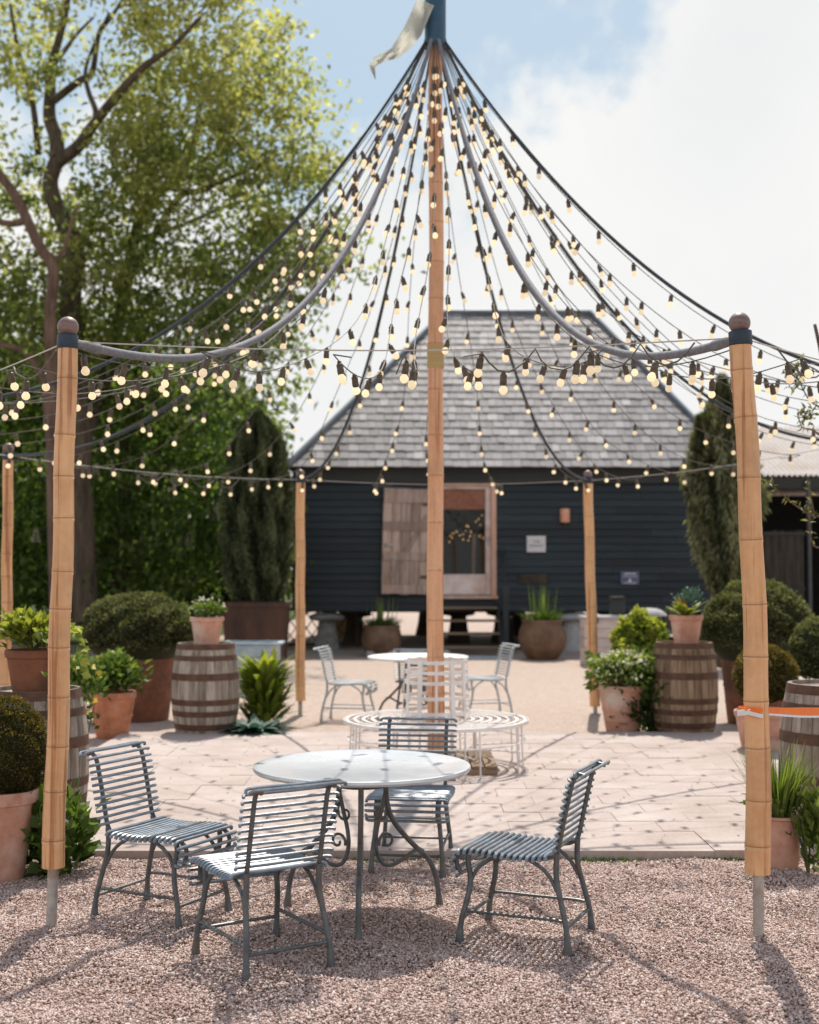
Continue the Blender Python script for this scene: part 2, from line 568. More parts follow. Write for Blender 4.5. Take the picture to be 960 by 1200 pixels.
M['bamboo'] = bamboo_mat('bamboo', (.69, .36, .165), (.82, .49, .255), (.36, .13, .045))
M['bamboo_red'] = bamboo_mat('bamboo_red', (.66, .32, .17), (.82, .48, .285), (.36, .12, .05))


def bulb_mat(name, colr, stg, base=.55):
    m = NT(name)
    p = m.bsdf((base, base * .96, base * .88), .12, 0, None, .5)
    p.inputs['Emission Color'].default_value = (*colr, 1)
    inf = m.n('ShaderNodeObjectInfo')
    m.l(m.math('ADD', m.math('MULTIPLY', inf.outputs['Random'], stg * .55), stg * .6), p.inputs['Emission Strength'])
    mm = m.done(p)
    mm.cycles.emission_sampling = 'NONE'
    return mm


M['bulb'] = bulb_mat('lit_bulb', (1.0, .74, .40), .92, .42)
M['bulb_reflection'] = bulb_mat('amber_reflection', (1.0, .58, .16), 1.6, .3)  # for the bulbs that stand in for lights mirrored in the door


def glass_mat():
    m = NT('door_glass')
    g = m.n('ShaderNodeBsdfGlossy')
    g.inputs['Roughness'].default_value = .03
    t = m.n('ShaderNodeBsdfTransparent')
    t.inputs['Color'].default_value = (.8, .84, .84, 1)
    fr = m.n('ShaderNodeFresnel')
    fr.inputs['IOR'].default_value = 1.5
    ms = m.n('ShaderNodeMixShader')
    m.l(fr.outputs[0], ms.inputs[0])
    m.l(t.outputs[0], ms.inputs[1])
    m.l(g.outputs[0], ms.inputs[2])
    return m.done(ms)


M['glass'] = glass_mat()


def flag_mat():
    m = NT('flag_cloth')
    v = m.coord('Object')
    n1 = m.noise(v, 9, 4)
    c = m.ramp(n1.outputs['Fac'], [(.3, (.55, .56, .5)), (.7, (.68, .69, .63))])
    d = m.bsdf(c, .8, 0, m.bump(n1.outputs['Fac'], .4, .02))
    tr = m.n('ShaderNodeBsdfTranslucent')
    m.l(c, tr.inputs['Color'])
    ms = m.n('ShaderNodeMixShader')
    ms.inputs[0].default_value = .45
    m.l(d.outputs[0], ms.inputs[1])
    m.l(tr.outputs[0], ms.inputs[2])
    return m.done(ms)


M['flag'] = flag_mat()


def gravel_ground():
    m = NT('gravel_ground')
    v = m.coord('Object')
    vo = m.n('ShaderNodeTexVoronoi')
    vo.inputs['Scale'].default_value = 62
    vo.inputs['Randomness'].default_value = 1.0
    m.l(v, vo.inputs['Vector'])
    sep = m.n('ShaderNodeSeparateColor')
    m.l(vo.outputs['Color'], sep.inputs[0])
    c = m.ramp(sep.outputs[0], [(0, (.2, .13, .1)), (.25, (.36, .26, .21)), (.55, (.5, .4, .34)), (.8, (.62, .54, .48)), (1, (.4, .27, .2))])
    d = m.ramp(vo.outputs['Distance'], [(0.35, (1, 1, 1)), (.75, (.42, .37, .34))])
    c = m.mix(1.0, c, d, 'MULTIPLY')
    nb = m.noise(v, .5, 5, .6)
    c = m.mix(.45, c, nb.outputs['Fac'], 'SOFT_LIGHT')
    # far sheet gets a paler even hoggin colour
    tcg = m.n('ShaderNodeTexCoord')
    sp = m.n('ShaderNodeSeparateXYZ')
    m.l(tcg.outputs['Object'], sp.inputs[0])
    far = m.n('ShaderNodeMapRange')
    far.inputs['From Min'].default_value = 10.5
    far.inputs['From Max'].default_value = 13.0
    m.l(sp.outputs['Y'], far.inputs['Value'])
    n4 = m.noise(v, 7, 6, .7)
    pale = m.ramp(n4.outputs['Fac'], [(.3, (.52, .41, .345)), (.7, (.64, .53, .46))])
    pale = m.mix(.5, pale, d, 'MULTIPLY')
    c = m.mix(m.math('MULTIPLY', far.outputs[0], .85), c, pale)
    inv = m.math('SUBTRACT', 1.0, vo.outputs['Distance'])
    nrm = m.bump(inv, .9, .012)
    n5 = m.noise(v, 2.2, 4, .6)
    nrm = m.bump(n5.outputs['Fac'], .35, .05, nrm)
    return m.done(m.bsdf(c, .85, 0, nrm, .25))


M['ground'] = gravel_ground()


def stones_mat():
    m = NT('gravel_stones')
    c = m.ramp(m.attr(), [(0, (.11, .07, .055)), (.15, (.29, .18, .14)), (.4, (.45, .315, .27)), (.65, (.56, .43, .385)), (.85, (.68, .56, .52)), (1, (.8, .74, .7))])
    v = m.coord('Object')
    nz = m.noise(v, 1.4, 6, .65)
    c = m.mix(.6, c, nz.outputs['Fac'], 'SOFT_LIGHT')
    return m.done(m.bsdf(c, .75, 0, None, .35))


M['stones'] = stones_mat()


def lawn_mat():
    m = NT('lawn')
    v = m.coord('Object')
    n1 = m.noise(v, 3, 6, .7)
    c = m.ramp(n1.outputs['Fac'], [(.3, (.035, .06, .012)), (.7, (.09, .13, .03))])
    n2 = m.noise(v, 60, 3, .7)
    return m.done(m.bsdf(c, .9, 0, m.bump(n2.outputs['Fac'], .8, .05), .2))


M['lawn'] = lawn_mat()


def slab_mat():
    m = NT('paving_slab')
    v = m.coord('Object')
    n1 = m.noise(v, 1.7, 7, .65, .4)
    c = m.ramp(n1.outputs['Fac'], [(.25, (.35, .285, .255)), (.5, (.43, .365, .335)), (.75, (.5, .445, .415))])
    tt = m.ramp(m.attr(), [(0, (.9, .86, .84)), (.5, (1, .98, .97)), (1, (1.06, 1.06, 1.06))])
    c = m.mix(1.0, c, tt, 'MULTIPLY')
    n2 = m.noise(v, 40, 5, .7)
    c = m.mix(.4, c, n2.outputs['Fac'], 'SOFT_LIGHT')
    n3 = m.noise(v, 4.5, 5, .7)
    f = m.ramp(n3.outputs['Fac'], [(.6, (0, 0, 0)), (.72, (1, 1, 1))])
    c = m.mix(m.math('MULTIPLY', f, .4), c, (.3, .22, .17))
    h = m.math('ADD', n1.outputs['Fac'], m.math('MULTIPLY', n2.outputs['Fac'], .35))
    return m.done(m.bsdf(c, .8, 0, m.bump(h, .35, .012), .3))


M['slab'] = slab_mat()


def slate_mat():
    m = NT('roof_slate')
    tc = m.n('ShaderNodeTexCoord')
    sp = m.n('ShaderNodeSeparateXYZ')
    m.l(tc.outputs['UV'], sp.inputs[0])
    v = m.coord('Object')
    c0 = m.ramp(m.attr(), [(0, (.08, .08, .09)), (.35, (.142, .14, .155)), (.7, (.19, .187, .203)), (1, (.315, .31, .325))])
    n1 = m.noise(v, 2.2, 6, .7)
    c = m.mix(.75, c0, m.ramp(n1.outputs['Fac'], [(.3, (.3, .3, .3)), (.7, (.75, .72, .7))]), 'SOFT_LIGHT')
    n2 = m.noise(v, 12, 6, .7)
    f = m.ramp(n2.outputs['Fac'], [(.6, (0, 0, 0)), (.75, (1, 1, 1))])
    c = m.mix(m.math('MULTIPLY', f, .3), c, (.3, .29, .26))
    return m.done(m.bsdf(c, .6, 0, m.bump(n2.outputs['Fac'], .3, .008), .5))


M['slate'] = slate_mat()


def clad_mat():
    m = NT('black_weatherboard')
    v = m.coord('Object', (.35, 1, 5))
    n1 = m.noise(v, 3, 6, .65)
    c = m.ramp(n1.outputs['Fac'], [(.25, (.0045, .0105, .0155)), (.55, (.011, .0215, .030)), (.8, (.024, .04, .051))])
    tt = m.ramp(m.attr(), [(0, (.6, .6, .62)), (1, (1.35, 1.35, 1.35))])
    c = m.mix(1.0, c, tt, 'MULTIPLY')
    return m.done(m.bsdf(c, .55, 0, m.bump(n1.outputs['Fac'], .4, .01), .45))


M['clad'] = clad_mat()

# ------------------------------------------------------------------ camera, world, sun
cam_d = bpy.data.cameras.new('camera')
cam_d.sensor_fit = 'HORIZONTAL'
cam_d.sensor_width = 36.0
cam_d.lens = F / 960.0 * 36.0
cam_d.clip_start = 0.05
cam_d.clip_end = 3000
cam_d.dof.use_dof = True
cam_d.dof.focus_distance = 6.0
cam_d.dof.aperture_fstop = cam_d.lens / 1000.0 / 0.021
cam_d.dof.aperture_blades = 8
cam = bpy.data.objects.new('camera', cam_d)
col.objects.link(cam)
cam.location = (0, 0, H)
cam.rotation_euler = (PI / 2 + TH, 0, 0)
scn.camera = cam

SUN_EL, SUN_AZ = R(59), R(6.5)      # behind the barn, a little to the right
sv = Vector((math.sin(SUN_AZ) * math.cos(SUN_EL), math.cos(SUN_AZ) * math.cos(SUN_EL), math.sin(SUN_EL)))
sun_d = bpy.data.lights.new('sun', 'SUN')
sun_d.energy = 5.0
sun_d.angle = R(0.53)
sun_d.color = (1.0, .93, .83)
sun = bpy.data.objects.new('sun', sun_d)
col.objects.link(sun)
sun.rotation_euler = sv.to_track_quat('Z', 'Y').to_euler()
sun.location = (3, 20, 30)

w = bpy.data.worlds.new('World')
scn.world = w
w.use_nodes = True
nt = w.node_tree
nt.nodes.clear()


def wn(t, **k):
    n = nt.nodes.new(t)
    for a, b in k.items(): setattr(n, a, b)
    return n


def wm(op, a, b=None, c=None):
    n = wn('ShaderNodeMath', operation=op)
    for i, v in enumerate((a, b, c)):
        if v is None: continue
        if hasattr(v, 'is_linked'): nt.links.new(v, n.inputs[i])
        else: n.inputs[i].default_value = v
    return n.outputs[0]


wo = wn('ShaderNodeOutputWorld')
bg = wn('ShaderNodeBackground')
bg.inputs['Strength'].default_value = 0.15
sky = wn('ShaderNodeTexSky', sky_type='NISHITA')
sky.sun_disc = False
sky.sun_elevation = SUN_EL
sky.sun_rotation = SUN_AZ
sky.air_density = 1.0
sky.dust_density = 1.6
tc = wn('ShaderNodeTexCoord')
sep = wn('ShaderNodeSeparateXYZ')
nt.links.new(tc.outputs['Generated'], sep.inputs[0])
X_, Y_, Z_ = sep.outputs
# billowing cloud cover with a clear opening high in front
nz = wn('ShaderNodeTexNoise')
nz.inputs['Scale'].default_value = 8.5
nz.inputs['Detail'].default_value = 9
nz.inputs['Roughness'].default_value = .56
nt.links.new(tc.outputs['Generated'], nz.inputs['Vector'])
az = wm('ARCTAN2', X_, Y_)
du = wm('DIVIDE', wm('SUBTRACT', az, -0.11), 0.31)
dv = wm('DIVIDE', wm('SUBTRACT', Z_, 0.41), 0.13)
dd = wm('SQRT', wm('ADD', wm('MULTIPLY', du, du), wm('MULTIPLY', dv, dv)))
cl = wm('ADD', dd, wm('MULTIPLY', wm('SUBTRACT', nz.outputs['Fac'], .5), 2.0))
mr = wn('ShaderNodeMapRange', interpolation_type='SMOOTHSTEP')
mr.inputs['From Min'].default_value = .78
mr.inputs['From Max'].default_value = 1.12
nt.links.new(cl, mr.inputs['Value'])
nz2 = wn('ShaderNodeTexNoise')
nz2.inputs['Scale'].default_value = 3.2
nz2.inputs['Detail'].default_value = 7
nt.links.new(tc.outputs['Generated'], nz2.inputs['Vector'])
cr = wn('ShaderNodeValToRGB')
cr.color_ramp.elements[0].position = .3
cr.color_ramp.elements[0].color = (5.6, 5.75, 5.8, 1)
cr.color_ramp.elements[1].position = .62
cr.color_ramp.elements[1].color = (6.45, 6.4, 6.25, 1)
nt.links.new(nz2.outputs['Fac'], cr.inputs['Fac'])
zc_ = wn('ShaderNodeMapRange', interpolation_type='SMOOTHSTEP')  # clears cloud from the unseen zenith to cut fill in ground shadows
zc_.inputs['From Min'].default_value = .46
zc_.inputs['From Max'].default_value = .68
zc_.inputs['To Min'].default_value = 1.0
zc_.inputs['To Max'].default_value = .12
nt.links.new(Z_, zc_.inputs['Value'])
cover = wm('MULTIPLY', mr.outputs[0], zc_.outputs[0])
# thin high haze over the blue
hz = wn('ShaderNodeMix', data_type='RGBA')
nt.links.new(wm('MULTIPLY', zc_.outputs[0], .7), hz.inputs[0])
nt.links.new(sky.outputs[0], hz.inputs[6])
hz.inputs[7].default_value = (3.3, 4.25, 4.75, 1)
mx = wn('ShaderNodeMix', data_type='RGBA')
nt.links.new(cover, mx.inputs[0])
nt.links.new(hz.outputs[2], mx.inputs[6])
nt.links.new(cr.outputs[0], mx.inputs[7])
nt.links.new(mx.outputs[2], bg.inputs['Color'])
nt.links.new(bg.outputs[0], wo.inputs['Surface'])

scn.view_settings.view_transform = 'Standard'
scn.view_settings.look = 'None'
scn.view_settings.exposure = 0
scn.render.engine = 'CYCLES'
scn.cycles.max_bounces = 7
scn.cycles.diffuse_bounces = 5
scn.cycles.glossy_bounces = 3
scn.cycles.transmission_bounces = 4
scn.cycles.transparent_max_bounces = 8
scn.cycles.use_denoising = True
scn.cycles.sample_clamp_indirect = 6
scn.cycles.caustics_reflective = False
scn.cycles.caustics_refractive = False

# ------------------------------------------------------------------ ground
PY0, PY1, PX0, PX1 = 7.43, 12.7, -2.75, 3.3      # paved rectangle
mb = MB()
mb.add([(-260, -40, 0), (260, -40, 0), (260, 420, 0), (-260, 420, 0)], [(0, 1, 2, 3)])
tag(mb.build('ground', M['ground'], smooth=False), 'pinkish gravel yard ground running under the barn', kind='structure')
mb = MB()
mb.add([(-60, 27.5, .006), (-4.6, 27.5, .006), (-4.2, 36, .006), (-60, 36, .006)], [(0, 1, 2, 3)])
mb.add([(-60, 40, .006), (-3.5, 40, .006), (-3.5, 90, .006), (-60, 90, .006)], [(0, 1, 2, 3)])
tag(mb.build('lawn', M['lawn'], smooth=False), 'shaded lawn under the trees', kind='structure')
mb = MB()
mb.box(((PX0 + PX1) / 2, (PY0 + PY1) / 2, .018), (PX1 - PX0 - .01, PY1 - PY0 - .01, .05))
tag(mb.build('paving_bed', simple('joint_sand', (.42, .36, .33), (.5, .44, .41), 50, .95, bump=.5, bd=.01), smooth=False), 'sandy bed under the paving', kind='structure')
mb = MB()
rr = random.Random(5)
# straight border course of big slabs, then brick-sized setts on the right and large flags on the left
def slab(x0, x1, y0, y1, t, dz=0):
    g = .0028
    c = ((x0 + x1) / 2, (y0 + y1) / 2, .03 + dz)
    rot = Matrix.Rotation(rr.uniform(-.004, .004), 3, 'X') @ Matrix.Rotation(rr.uniform(-.003, .003), 3, 'Y')
    mb.box(c, (x1 - x0 - g, y1 - y0 - g, .05), rot, 0, t)
x = PX0
while x < PX1 - .01:
    wd = min(rr.uniform(.7, 1.25), PX1 - x)
    if PX1 - x - wd < .35: wd = PX1 - x
    slab(x, x + wd, PY0, PY0 + .55, rr.uniform(.55, .9), rr.uniform(-.002, .003))
    x += wd
y = PY0 + .55
SPL = 0.15
while y < PY1 - .01:
    hgt = min(rr.choice([.45, .6, .75]), PY1 - y)
    if PY1 - y - hgt < .3: hgt = PY1 - y
    x = PX0
    while x < SPL - .01:
        wd = min(rr.uniform(.6, 1.2), SPL - x)
        if SPL - x - wd < .3: wd = SPL - x
        slab(x, x + wd, y, y + hgt, rr.uniform(.25, .85), rr.uniform(-.003, .003))
        x += wd
    y += hgt
y = PY0 + .55
row = 0
while y < PY1 - .01:
    hgt = min(.3, PY1 - y)
    x = SPL - (.23 if row % 2 else 0)
    while x < PX1 - .01:
        x1 = min(x + .46, PX1)
        xs = max(x, SPL)
        if x1 - xs > .03: slab(xs, x1, y, y + hgt, rr.uniform(.3, .8), rr.uniform(-.002, .002))
        x = x1
    y += hgt
    row += 1
tag(mb.build('paving', M['slab'], smooth=False), 'pale sandstone flags and brick paving', kind='structure')

# loose gravel stones in front
def stones(n, x0, x1, y0, y1, smin, smax, ls):
    P = np.stack([rng.uniform(x0, x1, n), rng.uniform(y0, y1, n), np.zeros(n)], 1)
    s = rng.uniform(smin, smax, (n, 1)) * np.exp(rng.normal(0, .22, (n, 1)))
    A = np.array([[1, 0, 0], [0, 1, 0], [-1, 0, 0], [0, -1, 0], [0, 0, 1], [0, 0, -1]], float)
    # a prism-like pebble: six jittered corners
    V = A[None] * s[:, None, :] * np.concatenate([rng.uniform(.7, 1.25, (n, 1, 2)), rng.uniform(.5, .8, (n, 1, 1))], 2)
    V = V + rng.normal(0, .2, V.shape) * s[:, None, :]
    a = rng.uniform(0, 2 * PI, n)
    c, d = np.cos(a)[:, None], np.sin(a)[:, None]
    Xr = V[..., 0] * c - V[..., 1] * d
    Yr = V[..., 0] * d + V[..., 1] * c
    V = np.stack([Xr, Yr, V[..., 2]], 2)
    lump = .018 * (np.sin(P[:, 0] * 5.1 + np.sin(P[:, 1] * 3.3) * 1.7) * np.sin(P[:, 1] * 6.3 + 1.2 * np.sin(P[:, 0] * 4.1)) + .6)
    P[:, 2] = s[:, 0] * rng.uniform(.15, .6, n) + np.maximum(lump, 0)
    V = V + P[:, None, :]
    Fq = np.array([[0, 1, 4], [1, 2, 4], [2, 3, 4], [3, 0, 4], [1, 0, 5], [2, 1, 5], [3, 2, 5], [0, 3, 5]])
    Q = (np.arange(n) * 6)[:, None, None] + Fq[None]
    t = np.clip(rng.beta(2.2, 1.9, n), 0, 1)
    ls.append((V.reshape(-1, 3), Q.reshape(-1, 3), np.repeat(t, 8)))
buf = []
stones(270000, -2.5, 2.5, 4.0, 7.41, .0038, .0072, buf)
stones(16000, -3.6, -2.5, 4.6, 7.41, .007, .011, buf)
stones(16000, 2.5, 3.6, 4.6, 7.41, .007, .011, buf)
Vs, Qs, Ts, o_ = [], [], [], 0
for V, Q, T in buf:
    Vs.append(V); Qs.append(Q + o_); Ts.append(T); o_ += len(V)
tag(np_mesh('gravel', np.concatenate(Vs), np.concatenate(Qs), M['stones'], tint=np.concatenate(Ts), smooth=True), 'loose pinkish gravel', 'gravel', kind='stuff')
# weeds along the paving edge
ls = LS()
n = 900
P = np.stack([np.concatenate([rng.normal(c, .12, n // 6) for c in (-1.9, .75, 1.1, -0.4, 1.75, .2)]), rng.normal(7.40, .02, n // 6 * 6), np.zeros(n // 6 * 6)], 1)
ls.leaves(P, rdir(len(P), 1.0), .03, .008, rng.uniform(0, 1, len(P)))
tag(ls.build('weeds', M['leaf_green']), 'small weeds sprouting along the paving edge', 'weeds', kind='stuff')

ls = LS()
n = 260
P = np.stack([rng.uniform(-2.4, 2.4, n), rng.uniform(4.4, 12.4, n), np.zeros(n)], 1)
P[:, 2] = np.where(P[:, 1] < PY0, .022, .062)
D = rdir(n)
D[:, 2] *= .15
ls.leaves(P, D, .026, .012, rng.uniform(0, 1, n), flat=.8)
M['dry_leaf'] = leafmat('dry_leaf', (.06, .04, .02), (.14, .09, .045), (.26, .2, .1), .2, (1.2, 1, .7))
tag(ls.build('leaf_litter', M['dry_leaf']), 'scattered dry leaf bits on the gravel and paving', 'leaf litter', kind='stuff')

# ------------------------------------------------------------------ the mast, poles, ropes and strings of bulbs
CX, CY = gnd(511, 905).x, gnd(511, 905).y
TOPZ = at(511, 52, CY).z


def bamboo(mb_, pts, r0, r1, nodes, n=20):
    """cane swelling at each node; node lines get tint 0"""
    L = len(pts) - 1
    def pos(u):
        f = u * L
        i = min(int(f), L - 1)
        return pts[i].lerp(pts[i + 1], f - i)
    us = set([0, 1]) | set(i / 24 for i in range(25))
    tot = sum((pts[i + 1] - pts[i]).length for i in range(L))
    rows = []
    for nd in nodes:
        e = .0035 / tot
        for k, kk in ((-5, 0), (-1.1, 1), (-.45, 2), (.45, 2), (1.1, 1), (5, 0)): rows.append((nd + k * e, kk))
    rows += [(u, 0) for u in us if all(abs(u - nd) * tot > .03 for nd in nodes)]
    rows = sorted(q for q in rows if 0 <= q[0] <= 1)
    wph = random.uniform(0, 6)
    P = [pos(u) + Vector((.0035 * math.sin(19 * u + wph), .0035 * math.cos(15 * u + wph), 0)) for u, k in rows]
    rad = [(r0 + (r1 - r0) * u) * (1.0 if k == 0 else 1.045 if k == 1 else 1.0) for u, k in rows]
    b = len(mb_.f)
    mb_.tube(P, rad, n, 0, True)
    cur = .5
    for i in range(len(rows) - 1):
        if rows[i][1] == 2 and rows[i + 1][1] == 2: cur = random.uniform(.38, .5)
        for k in range(n): mb_.t[b + i * n + k] = cur
        if rows[i][1] == 2 and rows[i + 1][1] == 2:
            for k in range(n): mb_.t[b + i * n + k] = 0.0
        elif rows[i][1] + rows[i + 1][1] >= 3:
            for k in range(n): mb_.t[b + i * n + k] = 0.3


def node_list(tot, lo, hi, seed):
    r_ = random.Random(seed)
    z, out = r_.uniform(.1, .2), []
    while z < tot - .06:
        out.append(z / tot)
        z += r_.uniform(lo, hi)
    return out


def pole(base, top, label, seed, r0=.062, r1=.052, bend=(0, 0), lo=.19, hi=.3, spike=.28):
    """base: ground point; top: centre of the ball's crown"""
    t = thing('bamboo_pole', label, 'pole', base, 0, 'bamboo poles ringing the mast')
    d = top - base
    ax = d.normalized()
    Ltot = d.length
    q = ax.to_track_quat('Z', 'Y').to_matrix()
    def P(h, o=(0, 0)):
        u = h / Ltot
        k = math.sin(PI * u)
        return ax * h + Vector((bend[0] * k + o[0], bend[1] * k + o[1], 0))
    ballr = .049
    hb = Ltot - 2 * ballr + .012
    m_ = MB()
    h1 = hb - .065
    pts = [P(spike + (h1 - spike) * i / 10) for i in range(11)]
    bamboo(m_, pts, r0, r1, node_list(h1 - spike, lo, hi, seed))
    cane = m_.build('cane', M['bamboo'], t, sharp=60)
    m_ = MB()
    m_.tube([P(-.15), P(spike + .1)], .024, 14)
    m_.build('spike', M['spike'], t)
    m_ = MB()
    m_.tube([P(h1 + .001), P(h1 + .004), P(hb - .004), P(hb)], [r1 * 1.03, r1 * 1.07, r1 * 1.07, r1 * 1.02], 20)
    m_.build('band', M['navy'], t)
    m_ = MB()
    m_.lathe([(.001, -.052), (.022, -.05), (.026, -.044)] + [(ballr * math.sin(PI * i / 14), -ballr * math.cos(PI * i / 14)) for i in range(2, 14)] + [(.001, ballr)], 24, P(Ltot - ballr))
    m_.build('finial', M['finial'], t)
    return base + P(hb - .03)


pt = {}
def pole_px(key, bpx, bpy_, tpx, tpy, label, seed, **k):
    b = gnd(bpx, bpy_)
    pt[key] = pole(b, at(tpx, tpy, b.y), label, seed, **k)
pole_px('FL', 60, 1089, 80, 371, 'front bamboo pole with ball finial between the golden box ball and a slatted chair', 3, bend=(.004, 0), r0=.051, r1=.045, lo=.17, hi=.26)
pole_px('FR', 889, 1098, 866, 366, 'front bamboo pole with an orange ribbon knotted round its middle', 4, bend=(.028, 0), r0=.057, r1=.049)
pole_px('BL', 352, 838, 352, 550, 'far slim bamboo pole beside the lime hosta, in front of the barn corner', 5, r0=.055, r1=.05, spike=.16)
pole_px('BR', 698, 836, 689, 551, 'far bamboo pole in front of the whitewashed planter and beside the white flowered pot', 6, r0=.06, r1=.055, bend=(-.01, 0), spike=.08)
def pole_w(key, x, y, h, label, seed, **k):
    pt[key] = pole(Vector((x, y, 0)), Vector((x, y, h)), label, seed, **k)
pole_w('LB', at(9, 600, 11.5).x, 11.5, at(9, 519, 11.5).z, 'bamboo pole half cut off by the picture edge, before the dark chestnut', 7, r0=.05, r1=.045)
pole_w('LF', -3.6, 8.75, 2.85, 'bamboo pole outside the frame holding the rope that crosses the front pole', 8)
pole_w('RF', 4.0, 8.95, 2.98, 'bamboo pole outside the frame holding the upper rope past the ribbon pole', 9)
pole_w('RB', 4.1, 12.1, 2.9, 'bamboo pole outside the frame holding the lower rope past the cypress', 10)

mast = thing('bamboo_mast', 'tall central bamboo mast with a blue cap, rising through the white round bench', 'mast', (CX, CY, 0))
m_ = MB()
bamboo(m_, [Vector((0, 0, .02)), Vector((-.005, 0, 2.0)), Vector((.005, 0, 4.0)), Vector((0, 0, TOPZ - .02))],   .07, .055, node_list(TOPZ, .28, .42, 2), 24)
m_.build('cane', M['bamboo_red'], mast, sharp=60)
m_ = MB()
zb0, zb1 = at(512, 433, CY).z, at(512, 404, CY).z
m_.lathe([(.06, zb0)] + [(.067 + .004 * (i % 2), zb0 + (zb1 - zb0) * (i + .5) / 12) for i in range(12)] + [(.06, zb1)], 24)
m_.build('binding', M['binding'], mast)
m_ = MB()
m_.lathe([(.07, TOPZ - .03), (.085, TOPZ - .03), (.087, TOPZ), (.087, TOPZ + .62), (.08, TOPZ + .63), (.001, TOPZ + .66)], 28)
m_.lathe([(.09, TOPZ - .01), (.094, TOPZ), (.094, TOPZ + .03), (.089, TOPZ + .035)], 28)
m_.build('cap', M['blue_cap'], mast)
# pennant
m_ = MB()
fl = [(499, 2, 8, 26), (492, 18, 9, 26), (484, 36, 12, 27), (474, 50, 12, 24), (463, 62, 10, 17), (452, 66, 7, 13), (441, 71, 5, 12), (436, 77, 4, 9), (438, 85, 2, 5), (440, 93, 1, 1)]
pv, tn = [], []
N = len(fl)
dense = []
for i in range(N - 1):
    for k in range(4):
        u = k / 4
        dense.append(tuple(fl[i][j] * (1 - u) + fl[i + 1][j] * u for j in range(4)))
dense.append(fl[-1])
vs, fs = [], []
for i, (px, py, d, wd) in enumerate(dense):
    a = dense[max(0, i - 1)]
    b = dense[min(len(dense) - 1, i + 1)]
    tx, ty = b[0] - a[0], b[1] - a[1]
    l = math.hypot(tx, ty)
    nx, ny = -ty / l, tx / l
    for k in range(5):
        s = (k / 4 - .5)
        dep = CY - .1 + .10 * math.sin(s * 5 + i * .35) + .06 * math.sin(i * .5)
        vs.append(at(px + nx * wd * .82 * s, py + ny * wd * .82 * s, dep))
for i in range(len(dense) - 1):
    for k in range(4):
        fs.append((i * 5 + k, i * 5 + k + 1, i * 5 + k + 6, i * 5 + k + 5))
m_.add(vs, fs)
tag(m_.build('pennant', M['flag'], sharp=180), 'long twisted grey-white pennant streaming from the mast cap', 'flag')


def sag_pts(a, b, p=2.45, n=26, wig=0.0, seed=0, tail=0.0):
    r_ = random.Random(seed)
    ph = [r_.uniform(0, 6) for _ in range(4)]
    out = []
    for i in range(n + 1):
        u = i / n
        x = a.x + (b.x - a.x) * u
        y = a.y + (b.y - a.y) * u
        z = b.z + (a.z - b.z) * (1 - u) ** p - tail * math.sin(PI * u) * u
        k = wig * math.sin(PI * u)
        x += k * math.sin(ph[0] + 9 * u)
        y += k * math.sin(ph[1] + 8 * u)
        z += k * .6 * math.sin(ph[2] + 12 * u)
        out.append(Vector((x, y, z)))
    return out


def mast_pt(target, r=.095, z=None):
    d = Vector((target.x - CX, target.y - CY, 0)).normalized()
    return Vector((CX, CY, 0)) + d * r + Vector((0, 0, (TOPZ if z is None else z) + .005))


# one bulb mesh pair shared by every lamp
sm = MB()
sm.lathe([(.001, .0), (.010, .0), (.0115, -.004), (.0125, -.012), (.0185, -.016), (.019, -.03), (.0175, -.036), (.0195, -.04), (.0195, -.06), (.0165, -.066), (.001, -.0645)], 10)
sm.v = [(x * .86, y * .86, z) for x, y, z in sm.v]
proto_socket = sm.build('lamp_socket', M['socket'], None)
gm = MB()
gr = .0205
gm.lathe([(.011, -.06), (.0125, -.068)] + [(gr * math.sin(PI * i / 10), -.064 - gr * 1.05 - gr * -math.cos(PI * i / 10) * -1.05 * -1 * -1 if False else -.066 - gr + gr * math.cos(PI * i / 10)) for i in range(2, 10)] + [(.001, -.066 - 2 * gr)], 12)
proto_bulb = gm.build('bulb', M['bulb'], None)
SOCK, BULB = proto_socket.data, proto_bulb.data
bpy.data.objects.remove(proto_socket)
bpy.data.objects.remove(proto_bulb)

rot_r = random.Random(77)


def hang_bulbs(parent, pts, spacing, start, amber=False, s=1.0):
    seg = [(pts[i + 1] - pts[i]).length for i in range(len(pts) - 1)]
    tot = sum(seg)
    d = start
    while d < tot - .02:
        acc = 0
        for i, l in enumerate(seg):
            if acc + l >= d: break
            acc += l
        p = pts[i].lerp(pts[i + 1], (d - acc) / l)
        a = bpy.data.objects.new('lamp_socket', SOCK)
        col.objects.link(a)
        a.parent = parent
        a.location = p - parent.location
        tl = rot_r.uniform(.05, .45)
        a.rotation_euler = (tl * math.sin(d * 9), tl * math.cos(d * 7), rot_r.uniform(0, 6))
        a.scale = (s, s, s)
        b = bpy.data.objects.new('bulb', BULB)
        col.objects.link(b)
        b.parent = a
        d += spacing * rot_r.uniform(.85, 1.15)


